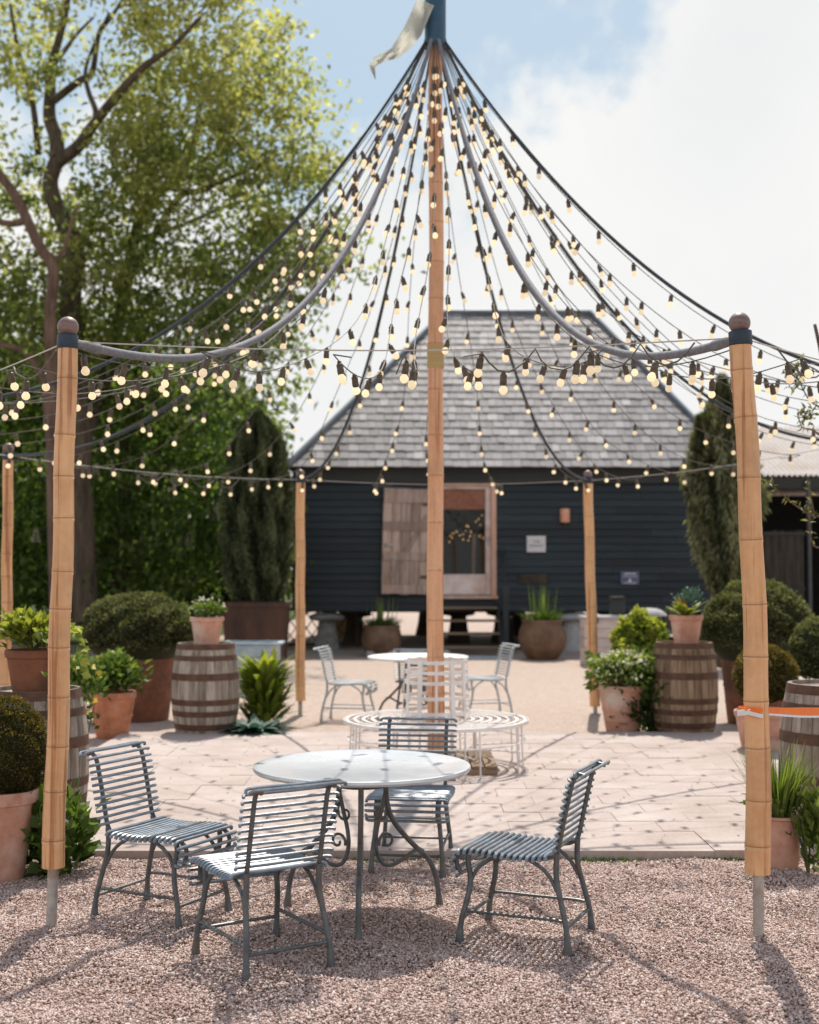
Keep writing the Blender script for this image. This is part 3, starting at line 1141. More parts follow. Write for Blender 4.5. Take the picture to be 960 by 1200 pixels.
ropes = [('FL', 'grey', 2.45, 'thick pale grey rope sagging from the mast cap to the pole by the box ball'),
         ('FR', 'grey', 2.45, 'thick pale grey rope sagging from the mast cap to the ribbon pole'),
         ('BL', 'dark', 2.35, 'thick dark rope from the mast cap down to the far pole by the hosta'),
         ('BR', 'dark', 2.35, 'thick dark rope from the mast cap down to the far pole by the whitewashed planter'),
         ('LB', 'dark', 2.35, 'thick dark rope from the mast cap to the pole cut off by the edge'),
         ('LF', 'dark', 2.2, 'uppermost dark rope edging the bulb canopy on the tree side'),
         ('RF', 'dark', 2.05, 'uppermost dark rope edging the bulb canopy on the open sky side'),
         ('RB', 'dark', 2.3, 'dark rope running behind the ribbon pole just above the cypress')]
poles_c = {k: v for k, v in pt.items()}
for key, c, p, lab in ropes:
    e = pt[key]
    a = mast_pt(e, .09)
    pts = sag_pts(a, e, p, 40)
    t = thing('canopy_rope', lab, 'rope', a, 0, 'thick ropes from the mast to the poles')
    m_ = MB()
    r_ = .0215 if c == 'grey' else .0145
    m_.tube([q - a for q in pts], [r_ * (.75 if i < 6 else 1.0) for i in range(len(pts))], 10)
    m_.build('cord', M['rope_grey' if c == 'grey' else 'rope_dark'], t)
    m_ = MB()
    q0, q1 = pts[-3] - a, pts[-1] - a
    m_.tube([q0, (q0 + q1) / 2, q1], [r_ * 1.25, r_ * 1.1, .008], 10)
    m_.build('end_fitting', M['rope_grey' if c == 'grey' else 'rope_dark'], t)

order = ['FL', 'FR', 'RF', 'RB', 'BR', 'BL', 'LB', 'LF']
wname = {('FL', 'FR'): 'thin pale wire strung between the two front poles', ('FR', 'RF'): 'thin wire from the ribbon pole out past the picture edge',
         ('RF', 'RB'): 'thin wire outside the frame beyond the ribbon pole', ('RB', 'BR'): 'thin wire crossing before the cypress to the far pole',
         ('BR', 'BL'): 'thin pale wire strung straight across the front of the black barn', ('BL', 'LB'): 'thin pale wire crossing the dark chestnut foliage',
         ('LB', 'LF'): 'thin wire outside the frame beyond the front pole', ('LF', 'FL'): 'thin wire from the front pole out past the tree side edge'}
wires = {}
for i, k in enumerate(order):
    k2 = order[(i + 1) % 8]
    a, b = pt[k], pt[k2]
    pts = [a.lerp(b, u / 16) - Vector((0, 0, .05 * math.sin(PI * u / 16))) for u in range(17)]
    wires[(k, k2)] = pts
    m_ = MB()
    m_.tube([q - a for q in pts], .0035, 6)
    o = m_.build('perimeter_wire', M['wire'])
    o.location = a
    tag(o, wname[(k, k2)], 'wire', 'thin wires between the pole tops')


def on_wire(k, k2, u):
    pts = wires[(k, k2)]
    f = u * 16
    i = min(int(f), 15)
    return pts[i].lerp(pts[i + 1], f - i)


where = {('FL', 'FR'): 'the front wire', ('FR', 'RF'): 'the wire beyond the ribbon pole', ('RF', 'RB'): 'the wire outside the open sky side',
         ('RB', 'BR'): 'the wire before the cypress', ('BR', 'BL'): 'the wire across the barn front', ('BL', 'LB'): 'the wire across the dark chestnut',
         ('LB', 'LF'): 'the wire outside the tree side', ('LF', 'FL'): 'the wire beyond the box ball pole'}
fr_near = {('FL', 'FR'): ('nearest the box ball pole', 'between the box ball pole and mast', 'right before the mast', 'between mast and ribbon pole', 'nearest the ribbon pole'),
           ('FR', 'RF'): ('closest to the ribbon pole', 'second from the ribbon pole', 'third from the ribbon pole', 'farthest from the ribbon pole'),
           ('RF', 'RB'): ('at its near end', 'second from the near end', 'second from the far end', 'at its far end'),
           ('RB', 'BR'): ('at its outer end', 'second from the outer end', 'second from the far pole', 'closest to the far pole'),
           ('BR', 'BL'): ('above the signs', 'behind the mast', 'above the plank door'),
           ('BL', 'LB'): ('beside the columnar yew', 'second from the yew', 'second from the cut off pole', 'nearest the cut off pole'),
           ('LB', 'LF'): ('at its far end', 'second from the far end', 'second from the near end', 'at its near end'),
           ('LF', 'FL'): ('at its outer end', 'second from the outer end', 'second from the front pole', 'closest to the front pole')}
fracs = {('BR', 'BL'): (.30, .56, .75), ('FL', 'FR'): (.2, .4, .505, .62, .8)}
sd = 100
for i, k in enumerate(order):
    k2 = order[(i + 1) % 8]
    for j, u in enumerate(fracs.get((k, k2), (.17, .39, .61, .83))):
        sd += 1
        e = on_wire(k, k2, u) - Vector((0, 0, .02))
        a = mast_pt(e, .07, TOPZ - .01)
        front = (k, k2) == ('FL', 'FR')
        pts = sag_pts(a, e, rot_r.uniform(2.2, 2.55), 30, .045, sd, rot_r.uniform(.0, .12))
        t = thing('bulb_string', 'bulb string ending on ' + where[(k, k2)] + ', ' + fr_near[(k, k2)][j], 'string light', a, 0, 'strings of lit bulbs')
        tail = [pts[-1] + Vector((rot_r.uniform(-.08, .08), rot_r.uniform(-.03, .03), -.09)), pts[-1] + Vector((rot_r.uniform(-.05, .05), .0, -.16))]
        if u < .45 or u > .55: tail = [pts[-1] + (on_wire(k, k2, u + (.03 if u < .5 else -.03)) - pts[-1]) * .9 - Vector((0, 0, .03)), on_wire(k, k2, u + (.07 if u < .5 else -.07)) - Vector((0, 0, .015))]
        pts = pts + (tail[:1] if front else tail)
        m_ = MB()
        m_.tube([q - a for q in pts], .0034, 5)
        m_.build('cable', M['cable'], t)
        hang_bulbs(t, pts, .37, .3 + rot_r.uniform(0, .35))
# strings taped under the thick ropes
for key, c, p, lab in ropes:
    e = pt[key] - Vector((0, 0, .04))
    a = mast_pt(e, .085, TOPZ - .02)
    sd += 1
    pts = sag_pts(a, e, p, 30, .012, sd, .03)
    near = {'FL': 'box ball pole', 'FR': 'ribbon pole', 'BL': 'far pole by the hosta', 'BR': 'far pole by the whitewashed planter', 'LB': 'cut off edge pole', 'LF': 'uppermost rope on the tree side', 'RF': 'uppermost rope on the open sky side', 'RB': 'rope above the cypress'}[key]
    t = thing('bulb_string', 'bulb string taped along the rope of the ' + near, 'string light', a, 0, 'strings of lit bulbs')
    m_ = MB()
    m_.tube([q - a for q in pts], .0034, 5)
    m_.build('cable', M['cable'], t)
    hang_bulbs(t, pts, .37, .5 + rot_r.uniform(0, .2))
# loose garlands looped along the wires
gar = [('FL', 'FR', .62, .93, 'garland of large lit bulbs looped along the front wire toward the ribbon pole'),
       ('BL', 'LB', .25, .62, 'short garland of lit bulbs drooping before the dark chestnut'),
       ('FR', 'RF', .1, .8, 'garland of lit bulbs looped beyond the ribbon pole'),
       ('LF', 'FL', .3, .95, 'garland of lit bulbs looped beyond the box ball pole')]
for k, k2, u0, u1, lab in gar:
    sd += 1
    r_ = random.Random(sd)
    nl = 4
    pts = []
    for i in range(nl * 6 + 1):
        u = u0 + (u1 - u0) * i / (nl * 6)
        pts.append(on_wire(k, k2, u) - Vector((r_.uniform(-.01, .01), r_.uniform(-.02, .05), .01 + .10 * abs(math.sin(PI * i / 6)))))
    a = pts[0].copy()
    t = thing('bulb_string', lab, 'string light', a, 0, 'strings of lit bulbs')
    m_ = MB()
    m_.tube([q - a for q in pts], .0045, 5)
    m_.build('cable', M['cable'], t)
    hang_bulbs(t, pts, .5, .15)

# orange ribbon on the ribbon pole
b = gnd(889, 1098)
pr = at(881, 832, b.y)
rb = thing('orange_ribbon', 'orange and white ribbon knotted round the front pole and stretched out of the picture', 'ribbon', pr)
m_ = MB()
m_.lathe([(.0555, -.016), (.0575, -.014), (.0575, .014), (.0555, .016)], 24)
m_.build('wrap', M['orange'], rb)
e = at(1080, 818, b.y + .9) - pr
m_ = MB()
vs, fs = [], []
s0 = Vector((.054, -.01, .0))
for i in range(25):
    u = i / 24
    p = s0.lerp(e, u) - Vector((0, 0, .03 * math.sin(PI * u)))
    hw = .010 + .008 * min(1, u * 5)
    tw = .25
    vs += [p + Vector((0, hw * math.sin(tw), hw * math.cos(tw))), p - Vector((0, hw * math.sin(tw), hw * math.cos(tw)))]
for i in range(24): fs.append((2 * i, 2 * i + 1, 2 * i + 3, 2 * i + 2))
m_.add(vs, fs)
m_.build('band', M['orange'], rb, sharp=180)
m_ = MB()
vs2 = []
for i in range(25):
    p0, p1 = vs[2 * i], vs[2 * i + 1]
    vs2 += [p1 + Vector((0, -.002, -.001)), p1 + Vector((0, -.012, -.010))]
m_.add(vs2, fs)
m_.build('white_edge', M['ribbon_white'], rb, sharp=180)
m_ = MB()
m_.sphere((-.02, -.058, 0), .016, 10, 8, 0, .8)
for (dx, dz, l) in ((.05, .01, .05), (.045, -.018, .05), (-.03, .02, .03)):
    m_.bar((-.02, -.062, 0), (-.02 + dx, -.077, dz), .004, .02)
m_.build('knot', M['orange'], rb, bevel=.002)
m_ = MB()
m_.bar((-.02, -.066, 0), (-.085, -.082, -.006), .005, .026, mi=0)
m_.bar((-.03, -.07, -.006), (.03, -.082, -.02), .005, .018, mi=0)
m_.build('tail', M['ribbon_white'], rb, bevel=.002)


# ------------------------------------------------------------------ slatted chairs
def arc_resample(pts, step):
    pts = [Vector(p) for p in pts]
    # Catmull-Rom then resample at equal arc length
    dense = []
    for i in range(len(pts) - 1):
        p0, p1, p2, p3 = pts[max(0, i - 1)], pts[i], pts[i + 1], pts[min(len(pts) - 1, i + 2)]
        for k in range(10):
            u = k / 10
            dense.append(.5 * ((2 * p1) + (-p0 + p2) * u + (2 * p0 - 5 * p1 + 4 * p2 - p3) * u * u + (-p0 + 3 * p1 - 3 * p2 + p3) * u ** 3))
    dense.append(pts[-1])
    if step is None: return dense
    out, acc = [dense[0]], 0
    for i in range(1, len(dense)):
        a, b_ = dense[i - 1], dense[i]
        l = (b_ - a).length
        while acc + l >= step:
            u = (step - acc) / l
            a = a.lerp(b_, u)
            out.append(a)
            l = (b_ - a).length
            acc = 0
        acc += l
    return out


SEATPROF = [(.235, 0, .315), (.258, 0, .345), (.255, 0, .385), (.225, 0, .412), (.12, 0, .415), (0, 0, .405), (-.12, 0, .408), (-.185, 0, .425)]
BACKPROF = [(-.185, 0, .425), (-.206, 0, .462), (-.222, 0, .54), (-.243, 0, .64), (-.262, 0, .725), (-.275, 0, .768), (-.297, 0, .792), (-.325, 0, .79), (-.344, 0, .768)]


def make_chair(label, paint, leg, group, fine=8):
    t = thing('slatted_chair', label, 'chair', (0, 0, 0), 0, group)
    HW = .215
    FW = .165

    def slats(prof, name, flip):
        pp = arc_resample(prof, None)
        rp = arc_resample(prof, .0285 if name == 'seat' else .0315)
        m_ = MB()
        for i, p in enumerate(rp):
            j = min(range(len(pp)), key=lambda q: (pp[q] - p).length)
            tg = (pp[min(j + 1, len(pp) - 1)] - pp[max(j - 1, 0)]).normalized()
            nrm = Vector((tg.z, 0, -tg.x)) * flip      # outward (sitter's side)
            c = p + nrm * .013
            pts = []
            for yy, dn in ((-HW - .004, -.018), (-HW, -.006), (-HW + .012, 0), (-FW, .001), (0, -.001), (FW, .001), (HW - .012, 0), (HW, -.006), (HW + .004, -.018)):
                pts.append(Vector((c.x, yy, c.z)) + nrm * dn)
            m_.tube(pts, .0084 if name == 'seat' else .0072, fine)
        return m_.build(name, paint, t)

    slats(SEATPROF, 'seat', 1)
    slats(BACKPROF[1:], 'backrest', 1)
    whole = arc_resample(SEATPROF + BACKPROF[1:], .03)
    for sgn in (-1, 1):
        m_ = MB()
        m_.tube([Vector((p.x, sgn * FW, p.z)) for p in whole], .0105, 8)
        m_.build('side_frame', leg, t)
    for sx_ in (1, -1):
        for sgn in (-1, 1):
            m_ = MB()
            if sx_ == 1:
                top = [(.2, FW, .405), (.205, FW, .36), (.192, FW + .004, .3), (.2, FW + .012, .22), (.225, FW + .022, .12), (.234, FW + .026, .05), (.236, FW + .027, -.005)]
                br = [(.07, FW, .4), (.12, FW, .375), (.165, FW, .335), (.195, FW + .005, .27)]
            else:
                top = [(-.2, FW, .44), (-.196, FW, .38), (-.2, FW + .004, .31), (-.222, FW + .012, .22), (-.245, FW + .022, .12), (-.252, FW + .026, .05), (-.254, FW + .027, -.005)]
                br = [(-.07, FW, .4), (-.12, FW, .375), (-.165, FW, .335), (-.2, FW + .005, .27)]
            pts = [Vector((x, y * sgn, z)) for x, y, z in top]
            pp = arc_resample(pts, .03) + [pts[-1]]
            m_.tube(pp, [.0125 if q.z > .07 else .014 + .006 * (1 - q.z / .07) for q in pp], 10)
            pts = [Vector((x, y * sgn, z)) for x, y, z in br]
            m_.tube(arc_resample(pts, .03) + [pts[-1]], .009, 8)
            m_.build('leg', leg, t)
    for sgn in (-1, 1):
        m_ = MB()
        y = sgn * (FW + .019)
        pts = [Vector((.222, y, .135)), Vector((.2, y, .15)), Vector((0, y, .15)), Vector((-.2, y, .15)), Vector((-.238, y, .135))]
        m_.tube(arc_resample(pts, .02), .0075, 8)
        for q in range(18):   # rope twist
            x = -.2 + .4 * q / 17
            m_.tube([Vector((x, y, .142)), Vector((x + .011, y - .007, .15)), Vector((x + .022, y, .158))], .0035, 5)
        m_.build('stretcher', leg, t)
    for x in (.226, -.243):
        m_ = MB()
        m_.tube([Vector((x, -FW - .02, .115)), Vector((x, FW + .02, .115))], .008, 8)
        m_.build('stretcher', leg, t)
    return t


def feet_pose(fn, ff, rn, rf):
    """near/far, front/rear feet pixels -> centre and heading (front is local +x)"""
    P = [gnd(*q) for q in (fn, ff, rn, rf)]
    c = sum(P, Vector()) / 4
    f = (P[0] + P[1] - P[2] - P[3])
    return c, math.atan2(f.y, f.x)


GF = 'blue-grey slatted chairs round the front table'
chair0 = make_chair('blue-grey slatted chair beside the box ball pole, facing the front table', M['chair_paint'], M['leg_paint'], GF)
def put(o, c, a, s=1.0, lab=None, grp=None):
    o.location = (c.x, c.y, 0)
    o.rotation_euler = (0, 0, a)
    o.scale = (s * .97, s * .97, s * .935)
    if lab: o['label'] = lab
    if grp: o['group'] = grp
c, a = feet_pose((213, 1091), (267, 1067), (115, 1079), (171, 1059))
put(chair0, c, a - R(8), 1.03)
ch = copy_tree(chair0)
c, a = feet_pose((228, 1119), (323, 1101), (285.5, 1155), (388.6, 1135))
put(ch, c, a, 1.03, 'blue-grey slatted chair nearest the camera, seen from behind its backrest')
ch = copy_tree(chair0)
c, a = feet_pose((539, 1105), (576, 1087), (658, 1116), (687, 1092))
put(ch, c, a - R(9), 1.03, 'blue-grey slatted chair facing the front table from the ribbon pole side')
ch = copy_tree(chair0)
put(ch, Vector((gnd(483, 1020).x, gnd(483, 1020).y + .08, 0)), R(-97), 1.03, 'blue-grey slatted chair tucked behind the front table, before the white bench')

# back set of pale chairs
GB = 'pale slatted chairs round the far table'
bc0 = copy_tree(chair0)
def repaint(o, paint):
    for chd in KIDS.get(o.name, []):
        me = PALE.get(chd.data.name)
        if me is None:
            me = chd.data.copy()
            me.materials[0] = paint
            PALE[chd.data.name] = me
        chd.data = me
PALE = {}
repaint(bc0, M['pale_chair'])
g_ = (gnd(386, 853) + gnd(425, 838)) / 2
put(bc0, Vector((g_.x + .02, g_.y + .1, 0)), R(-12), 1.03, 'pale slatted chair side-on at the far table, on the hosta side', GB)
ch = copy_tree(bc0)
g_ = gnd(568, 838)
put(ch, Vector((g_.x, g_.y + .05, 0)), R(196), 1.03, 'pale slatted chair side-on at the far table, on the white chest side', GB)
ch = copy_tree(chair0)
g_ = gnd(489, 838)
put(ch, Vector((g_.x, g_.y - .15, 0)), R(80), 1.0, 'shaded slatted chair seen through the white lattice back of the round bench', GB)


# ------------------------------------------------------------------ tables
def scroll(c, r0, turns, a0, n=18, sg=1):
    return [c + Vector((math.cos(a0 + sg * 2 * PI * turns * i / n), 0, math.sin(a0 + sg * 2 * PI * turns * i / n))) * r0 * (1 - .78 * i / n) for i in range(n + 1)]


def make_table(label, loc, rad, h, topmat, legmat, rotz, tilt=0.0):
    t = thing('round_table', label, 'table', loc, rotz)
    m_ = MB()
    m_.lathe([(.001, h - .006), (rad - .03, h - .006), (rad - .02, h - .022), (rad, h - .022), (rad + .006, h - .012), (rad + .004, h), (rad - .006, h + .003), (rad - .02, h), (.001, h)], 72)
    m_.build('tabletop', topmat, t)
    m_ = MB()
    m_.tube([Vector((.13 * math.cos(k * PI / 12), .13 * math.sin(k * PI / 12), h - .085)) for k in range(24)], .011, 8, closed=True)
    m_.build('ring', legmat, t)
    for k in range(3):
        a = R(120 * k)
        q = Matrix.Rotation(a, 3, 'Z')
        m_ = MB()
        main = [(.15, 0, h - .012), (.135, 0, h - .05), (.128, 0, h - .1), (.135, 0, h - .19), (.165, 0, h - .27), (.23, 0, h - .35), (.3, 0, h - .42), (.365, 0, h - .48), (.405, 0, h - .57), (.42, 0, .06), (.425, 0, -.005)]
        pp = arc_resample(main, .02)
        m_.tube([q @ p for p in pp], [.013 if p.z > .06 else .014 + .007 * (1 - max(p.z, 0) / .06) for p in pp], 8)
        lo = [(.128, 0, h - .13), (.105, 0, h - .22), (.08, 0, h - .31), (.075, 0, h - .39), (.1, 0, h - .46), (.15, 0, h - .485), (.22, 0, h - .465), (.3, 0, h - .425), (.345, 0, h - .445)]
        m_.tube([q @ p for p in arc_resample(lo, .02)], .010, 8)
        m_.tube([q @ p for p in scroll(Vector((.135, 0, h - .37)), .045, 1.1, R(200), sg=-1)], .007, 6)
        m_.tube([q @ p for p in scroll(Vector((.095, 0, h - .235)), .038, 1.1, R(20), sg=-1)], .006, 6)
        m_.build('leg', legmat, t)
    t.rotation_euler = (tilt, 0, rotz)
    return t


fleg = gnd(420, 1107)
tc_ = Vector((fleg.x, fleg.y + .42, 0))
make_table('round zinc-topped table on scrolled tripod legs in the middle of the front gravel', (tc_.x, tc_.y, 0), .505, .715, M['zinc'], M['leg_paint'], R(-90))
bt = at(490, 769, 13.55)
make_table('round white table standing further back near the barn steps', (bt.x, bt.y, 0), .515, .72, M['white_top'], M['leg_paint'], R(-70))

# ------------------------------------------------------------------ round tree bench
be = thing('round_bench', 'white metal bench built in a ring round the mast, with a lattice back', 'bench', (CX + .0, CY - .0, 0))
SH = .425
m_ = MB()
for r_ in (.30, .37, .44, .51, .58, .65, .715):
    pts = [(r_ - .012, SH - .003), (r_ + .012, SH - .003), (r_ + .012, SH + .003), (r_ - .012, SH + .003), (r_ - .012, SH - .003)]
    m_.lathe(pts, 64)
m_.lathe([(.735, SH - .022), (.741, SH - .022), (.741, SH + .004), (.735, SH + .004), (.735, SH - .022)], 64)
for k in range(8):
    a = R(45 * k + 22)
    m_.bar((.27 * math.cos(a), .27 * math.sin(a), SH - .012), (.735 * math.cos(a), .735 * math.sin(a), SH - .012), .02, .008)
m_.build('seat', M['white_metal'], be)
m_ = MB()
for z, r_ in ((SH + .06, .262), (SH + .18, .256), (SH + .30, .25), (SH + .38, .246), (SH + .46, .244)):
    m_.lathe([(r_ - .003, z - .014), (r_ + .003, z - .014), (r_ + .003, z + .014), (r_ - .003, z + .014), (r_ - .003, z - .014)], 48)
for k in range(12):
    a = R(30 * k)
    m_.bar((.268 * math.cos(a), .268 * math.sin(a), SH), (.249 * math.cos(a), .249 * math.sin(a), SH + .48), .018 if k % 3 == 0 else .036, .006, up=(math.cos(a), math.sin(a), 0))
m_.build('backrest', M['white_metal'], be, smooth=False)
for k in range(8):
    a = R(45 * k + 22)
    m_ = MB()
    da = R(5)
    for s in (-1, 1):
        aa = a + s * da
        m_.tube([Vector((.70 * math.cos(aa), .70 * math.sin(aa), SH - .01)), Vector((.715 * math.cos(aa), .715 * math.sin(aa), .04))], .007, 8)
    m_.tube([Vector((.33 * math.cos(a), .33 * math.sin(a), SH - .01)), Vector((.35 * math.cos(a), .35 * math.sin(a), .04))], .0085, 8)
    m_.tube([Vector((.34 * math.cos(a), .34 * math.sin(a), .2)), Vector((.705 * math.cos(a), .705 * math.sin(a), .2))], .006, 8)
    m_.build('leg', M['white_metal'], be)
m_ = MB()
m_.tube([Vector((.71 * math.cos(R(7.5 * k)), .71 * math.sin(R(7.5 * k)), .27)) for k in range(48)], .006, 6, closed=True)
m_.build('leg_hoop', M['white_metal'], be)
# timber platform below
g0 = gnd(560, 914)
pl = thing('timber_platform', 'low weathered timber platform under the round white bench', 'platform', (CX, CY - .02, .055))
m_ = MB()
for i in range(9):
    m_.box((-.41 + .103 * i, 0, .055), (.094, .95, .02), None, 0, random.random())
m_.build('deck', M['pallet'], pl, bevel=.003)
m_ = MB()
for y in (-.44, 0, .44): m_.box((0, y, .021), (.92, .07, .044), None, 0, random.random())
m_.build('bearer', M['pallet'], pl, bevel=.003)


# ------------------------------------------------------------------ barrels
def make_barrel(label, loc, rotz, group):
    t = thing('oak_barrel', label, 'barrel', loc, rotz, group)
    HT, RM, RE = .90, .325, .27
    def rad(z): return RE + (RM - RE) * (1 - ((z - HT / 2) / (HT / 2)) ** 2)
    m_ = MB()
    ns = 26
    zs = [HT * i / 16 for i in range(17)]
    for k in range(ns):
        a0, a1 = 2 * PI * k / ns, 2 * PI * (k + 1) / ns
        w_ = (a1 - a0)
        vs, fs = [], []
        dr = random.uniform(-.0015, .0015)
        aa = [a0 + w_ * .0, a0 + w_ * .06, a0 + w_ * .5, a1 - w_ * .06, a1]
        dd_ = [-.006, 0, .002, 0, -.006]
        for z in zs:
            for q in range(5): vs.append(((rad(z) + dd_[q] + dr) * math.cos(aa[q]), (rad(z) + dd_[q] + dr) * math.sin(aa[q]), z))
        for i in range(16):
            for q in range(4): fs.append((i * 5 + q, i * 5 + q + 1, (i + 1) * 5 + q + 1, (i + 1) * 5 + q))
        m_.add(vs, fs, 0, random.random())
    m_.lathe([(RE + .0, HT), (RE - .02, HT), (RE - .022, HT - .03)], 52, t=.3)
    m_.lathe([(RE, 0), (.001, 0.002)], 52, t=.2)
    m_.build('staves', M['stave'], t, sharp=30)
    m_ = MB()
    m_.lathe([(RE - .02, HT - .025), (.001, HT - .02)], 40)
    m_.build('lid', M['stave'], t)
    for z0, z1 in ((.0, .055), (.08, .138), (.21, .262), (.318, .372), (.555, .62), (.742, .79), (.846, .9)):
        m_ = MB()
        zz = [z0 + (z1 - z0) * i / 3 for i in range(4)]
        m_.lathe([(rad(zz[0]) - .002, zz[0])] + [(rad(z) + .0055, z) for z in zz] + [(rad(zz[-1]) - .002, zz[-1])], 64)
        m_.build('hoop', M['hoop'], t)
    return t


GBAR = 'oak barrels round the yard'
bl = gnd(235, 867)
b0 = make_barrel('weathered oak barrel beside the lime hosta, carrying a small pink pot', (bl.x, bl.y + .29, 0), .3, GBAR)
br_ = gnd(810, 865)
b1 = copy_tree(b0)
b1.location = (br_.x, br_.y + .29, .0)
b1.rotation_euler = (0, 0, 1.9)
b1.scale = (1.0, 1.0, 1.0)
b1['label'] = 'brown oak barrel behind the ribbon pole, carrying a pale pot of rusty leaves'
bf = Vector((at(40, 900, 8.1).x, 8.1, 0))
b2 = copy_tree(b0)
b2.location = bf
b2.rotation_euler = (0, 0, 4.0)
b2['label'] = 'oak barrel half hidden by the front pole, under a pot of trailing leaves'
b3 = copy_tree(b0)
b3.location = (at(979, 900, 8.0).x, 8.0, .04)
b3.rotation_euler = (0, 0, 5.2)
b3['label'] = 'oak barrel cut off by the picture edge behind the orange ribbon'


def restave(b, mat):
    for chd in KIDS.get(b.name, []):
        if chd.name.startswith('staves') or chd.name.startswith('lid'):
            chd.data = chd.data.copy()
            chd.data.materials[0] = mat
restave(b1, M['stave_brown'])
restave(b3, M['stave_grey'])


# ------------------------------------------------------------------ pots and plants
def pot_mesh(t, h, r1, r0, mat, rim=.05, bands=True, n=40, belly=0.0, name='pot'):
    m_ = MB()
    k = rim
    prof = [(.001, .0), (r0 * .96, 0), (r0, .008)]
    for i in range(1, 8):
        u = i / 8
        prof.append((r0 + (r1 - r0 - .012) * u + belly * math.sin(PI * u), (h - k) * u))
    prof += [(r1 - .012, h - k), (r1, h - k + .006), (r1 + .004, h - .012), (r1, h), (r1 - .02, h), (r1 - .024, h - .012), (r1 - .03, h - k - .02)]
    if bands:
        z = (h - k) * .55
        rb_ = r0 + (r1 - r0 - .012) * .55 + belly * math.sin(PI * .55)
        m_.lathe([(rb_ - .002, z - .01), (rb_ + .006, z - .006), (rb_ + .006, z + .006), (rb_ - .001, z + .01)], n)
        z2 = (h - k) * .3
        rb2 = r0 + (r1 - r0 - .012) * .3 + belly * math.sin(PI * .3)
        m_.lathe([(rb2 - .002, z2 - .008), (rb2 + .004, z2 - .004), (rb2 + .004, z2 + .004), (rb2 - .001, z2 + .008)], n)
    m_.lathe(prof, n, wob=.004)
    m_.build(name, mat, t)
    m_ = MB()
    m_.lathe([(r1 - .02, h - .035), (r1 * .5, h - .02), (.001, h - .015)], n)
    m_.build('soil', M['soil'], t)


def dome_leaves(ls, c, rx, ry, rz, n, L, W, squash=0.0, bump=.05, seed=0, zmin=-.4, tintbias=0.0):
    """clipped shrub: dark core and a skin of small leaves"""
    d = rdir(n)
    d = d[d[:, 2] > zmin]
    ph = rng.uniform(0, 6, 6)
    b = bump * (np.sin(d[:, 0] * 7 + ph[0]) * np.sin(d[:, 1] * 6 + ph[1]) + .7 * np.sin(d[:, 2] * 11 + ph[2] + d[:, 0] * 9) + .5 * np.sin(d[:, 0] * 17 + ph[3]) * np.sin(d[:, 2] * 19 + ph[4] + d[:, 1] * 13))
    rr_ = 1 + b + rng.normal(0, .018, len(d)) - np.abs(rng.normal(0, .03, len(d)))
    P = np.asarray(c) + d * np.array([rx, ry, rz]) * rr_[:, None]
    D = unit(d + rng.normal(0, .7, d.shape) + np.array([0, 0, .35]))
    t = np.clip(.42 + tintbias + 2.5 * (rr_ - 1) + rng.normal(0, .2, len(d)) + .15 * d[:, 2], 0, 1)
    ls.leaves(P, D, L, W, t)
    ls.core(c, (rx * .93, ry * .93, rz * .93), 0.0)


def bush(ls, c, r, h, n, L, W, up=.5, mi=0, tb=0.0, clumps=18):
    """loose plant: leaves gathered in clumps through a low dome"""
    cc = rdir(clumps, .2) * rng.uniform(.35, 1, (clumps, 1)) * np.array([r, r, h * .5]) + np.asarray(c) + np.array([0, 0, h * .5])
    k = rng.integers(0, clumps, n)
    off = rng.normal(0, .28, (n, 3)) * np.array([r, r, h * .45])
    P = cc[k] + off
    P[:, 2] = np.maximum(P[:, 2], c[2] - .05)
    D = unit((P - np.asarray(c)) * np.array([1, 1, .7]) + rng.normal(0, r * .5, (n, 3)) + np.array([0, 0, up * r]))
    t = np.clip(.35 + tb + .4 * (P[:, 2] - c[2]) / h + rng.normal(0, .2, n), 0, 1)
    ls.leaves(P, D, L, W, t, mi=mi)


def stems(parent, c, r, h, n, mat, name='stem', rad=.006):
    m_ = MB()
    for i in range(n):
        a = rng.uniform(0, 6.28)
        q = rng.uniform(.3, 1)
        e = Vector(c) + Vector((r * q * math.cos(a), r * q * math.sin(a), h * rng.uniform(.5, .9)))
        m_.tube([Vector(c), Vector(c).lerp(e, .5) + Vector((0, 0, h * .1)), e], [rad, rad * .7, rad * .4], 5)
    m_.build(name, mat, parent)


M['stem'] = simple('stem', (.05, .07, .02), (.1, .13, .04), 20, .7, bump=.1)
M['trunklet'] = simple('trunklet', (.04, .03, .02), (.09, .07, .05), 20, .9, bump=.4)


def potted(label, cat, loc, h, r1, r0, potmat, plant, name='potted_plant', group=None, **kw):
    t = thing(name, label, cat, loc, random.uniform(0, 6), group)
    pot_mesh(t, h, r1, r0, potmat, **kw)
    plant(t, h)
    return t


def px_s(Y): return Y / F


# small pink pot on the hosta-side barrel
def plant_small_white(t, h):
    ls = LS()
    bush(ls, (0, 0, h), .17, .13, 750, .035, .02, .6, tb=.1, clumps=20)
    ls.build('foliage', M['leaf_green'], t)
    ls = LS()
    n = 70
    P = rdir(n, .6) * np.array([.18, .18, .13]) + np.array([0, 0, h + .06])
    ls.leaves(P, rdir(n, .5), .03, .022, rng.uniform(0, 1, n))
    ls.build('blossom', M['petal'], t)
potted('small pink terracotta pot of white-flecked leaves standing on the hosta-side barrel', 'potted plant', (bl.x + .01, bl.y + .29, .88), .27, .165, .115, M['terracotta_pale'], plant_small_white, rim=.045, bands=False)

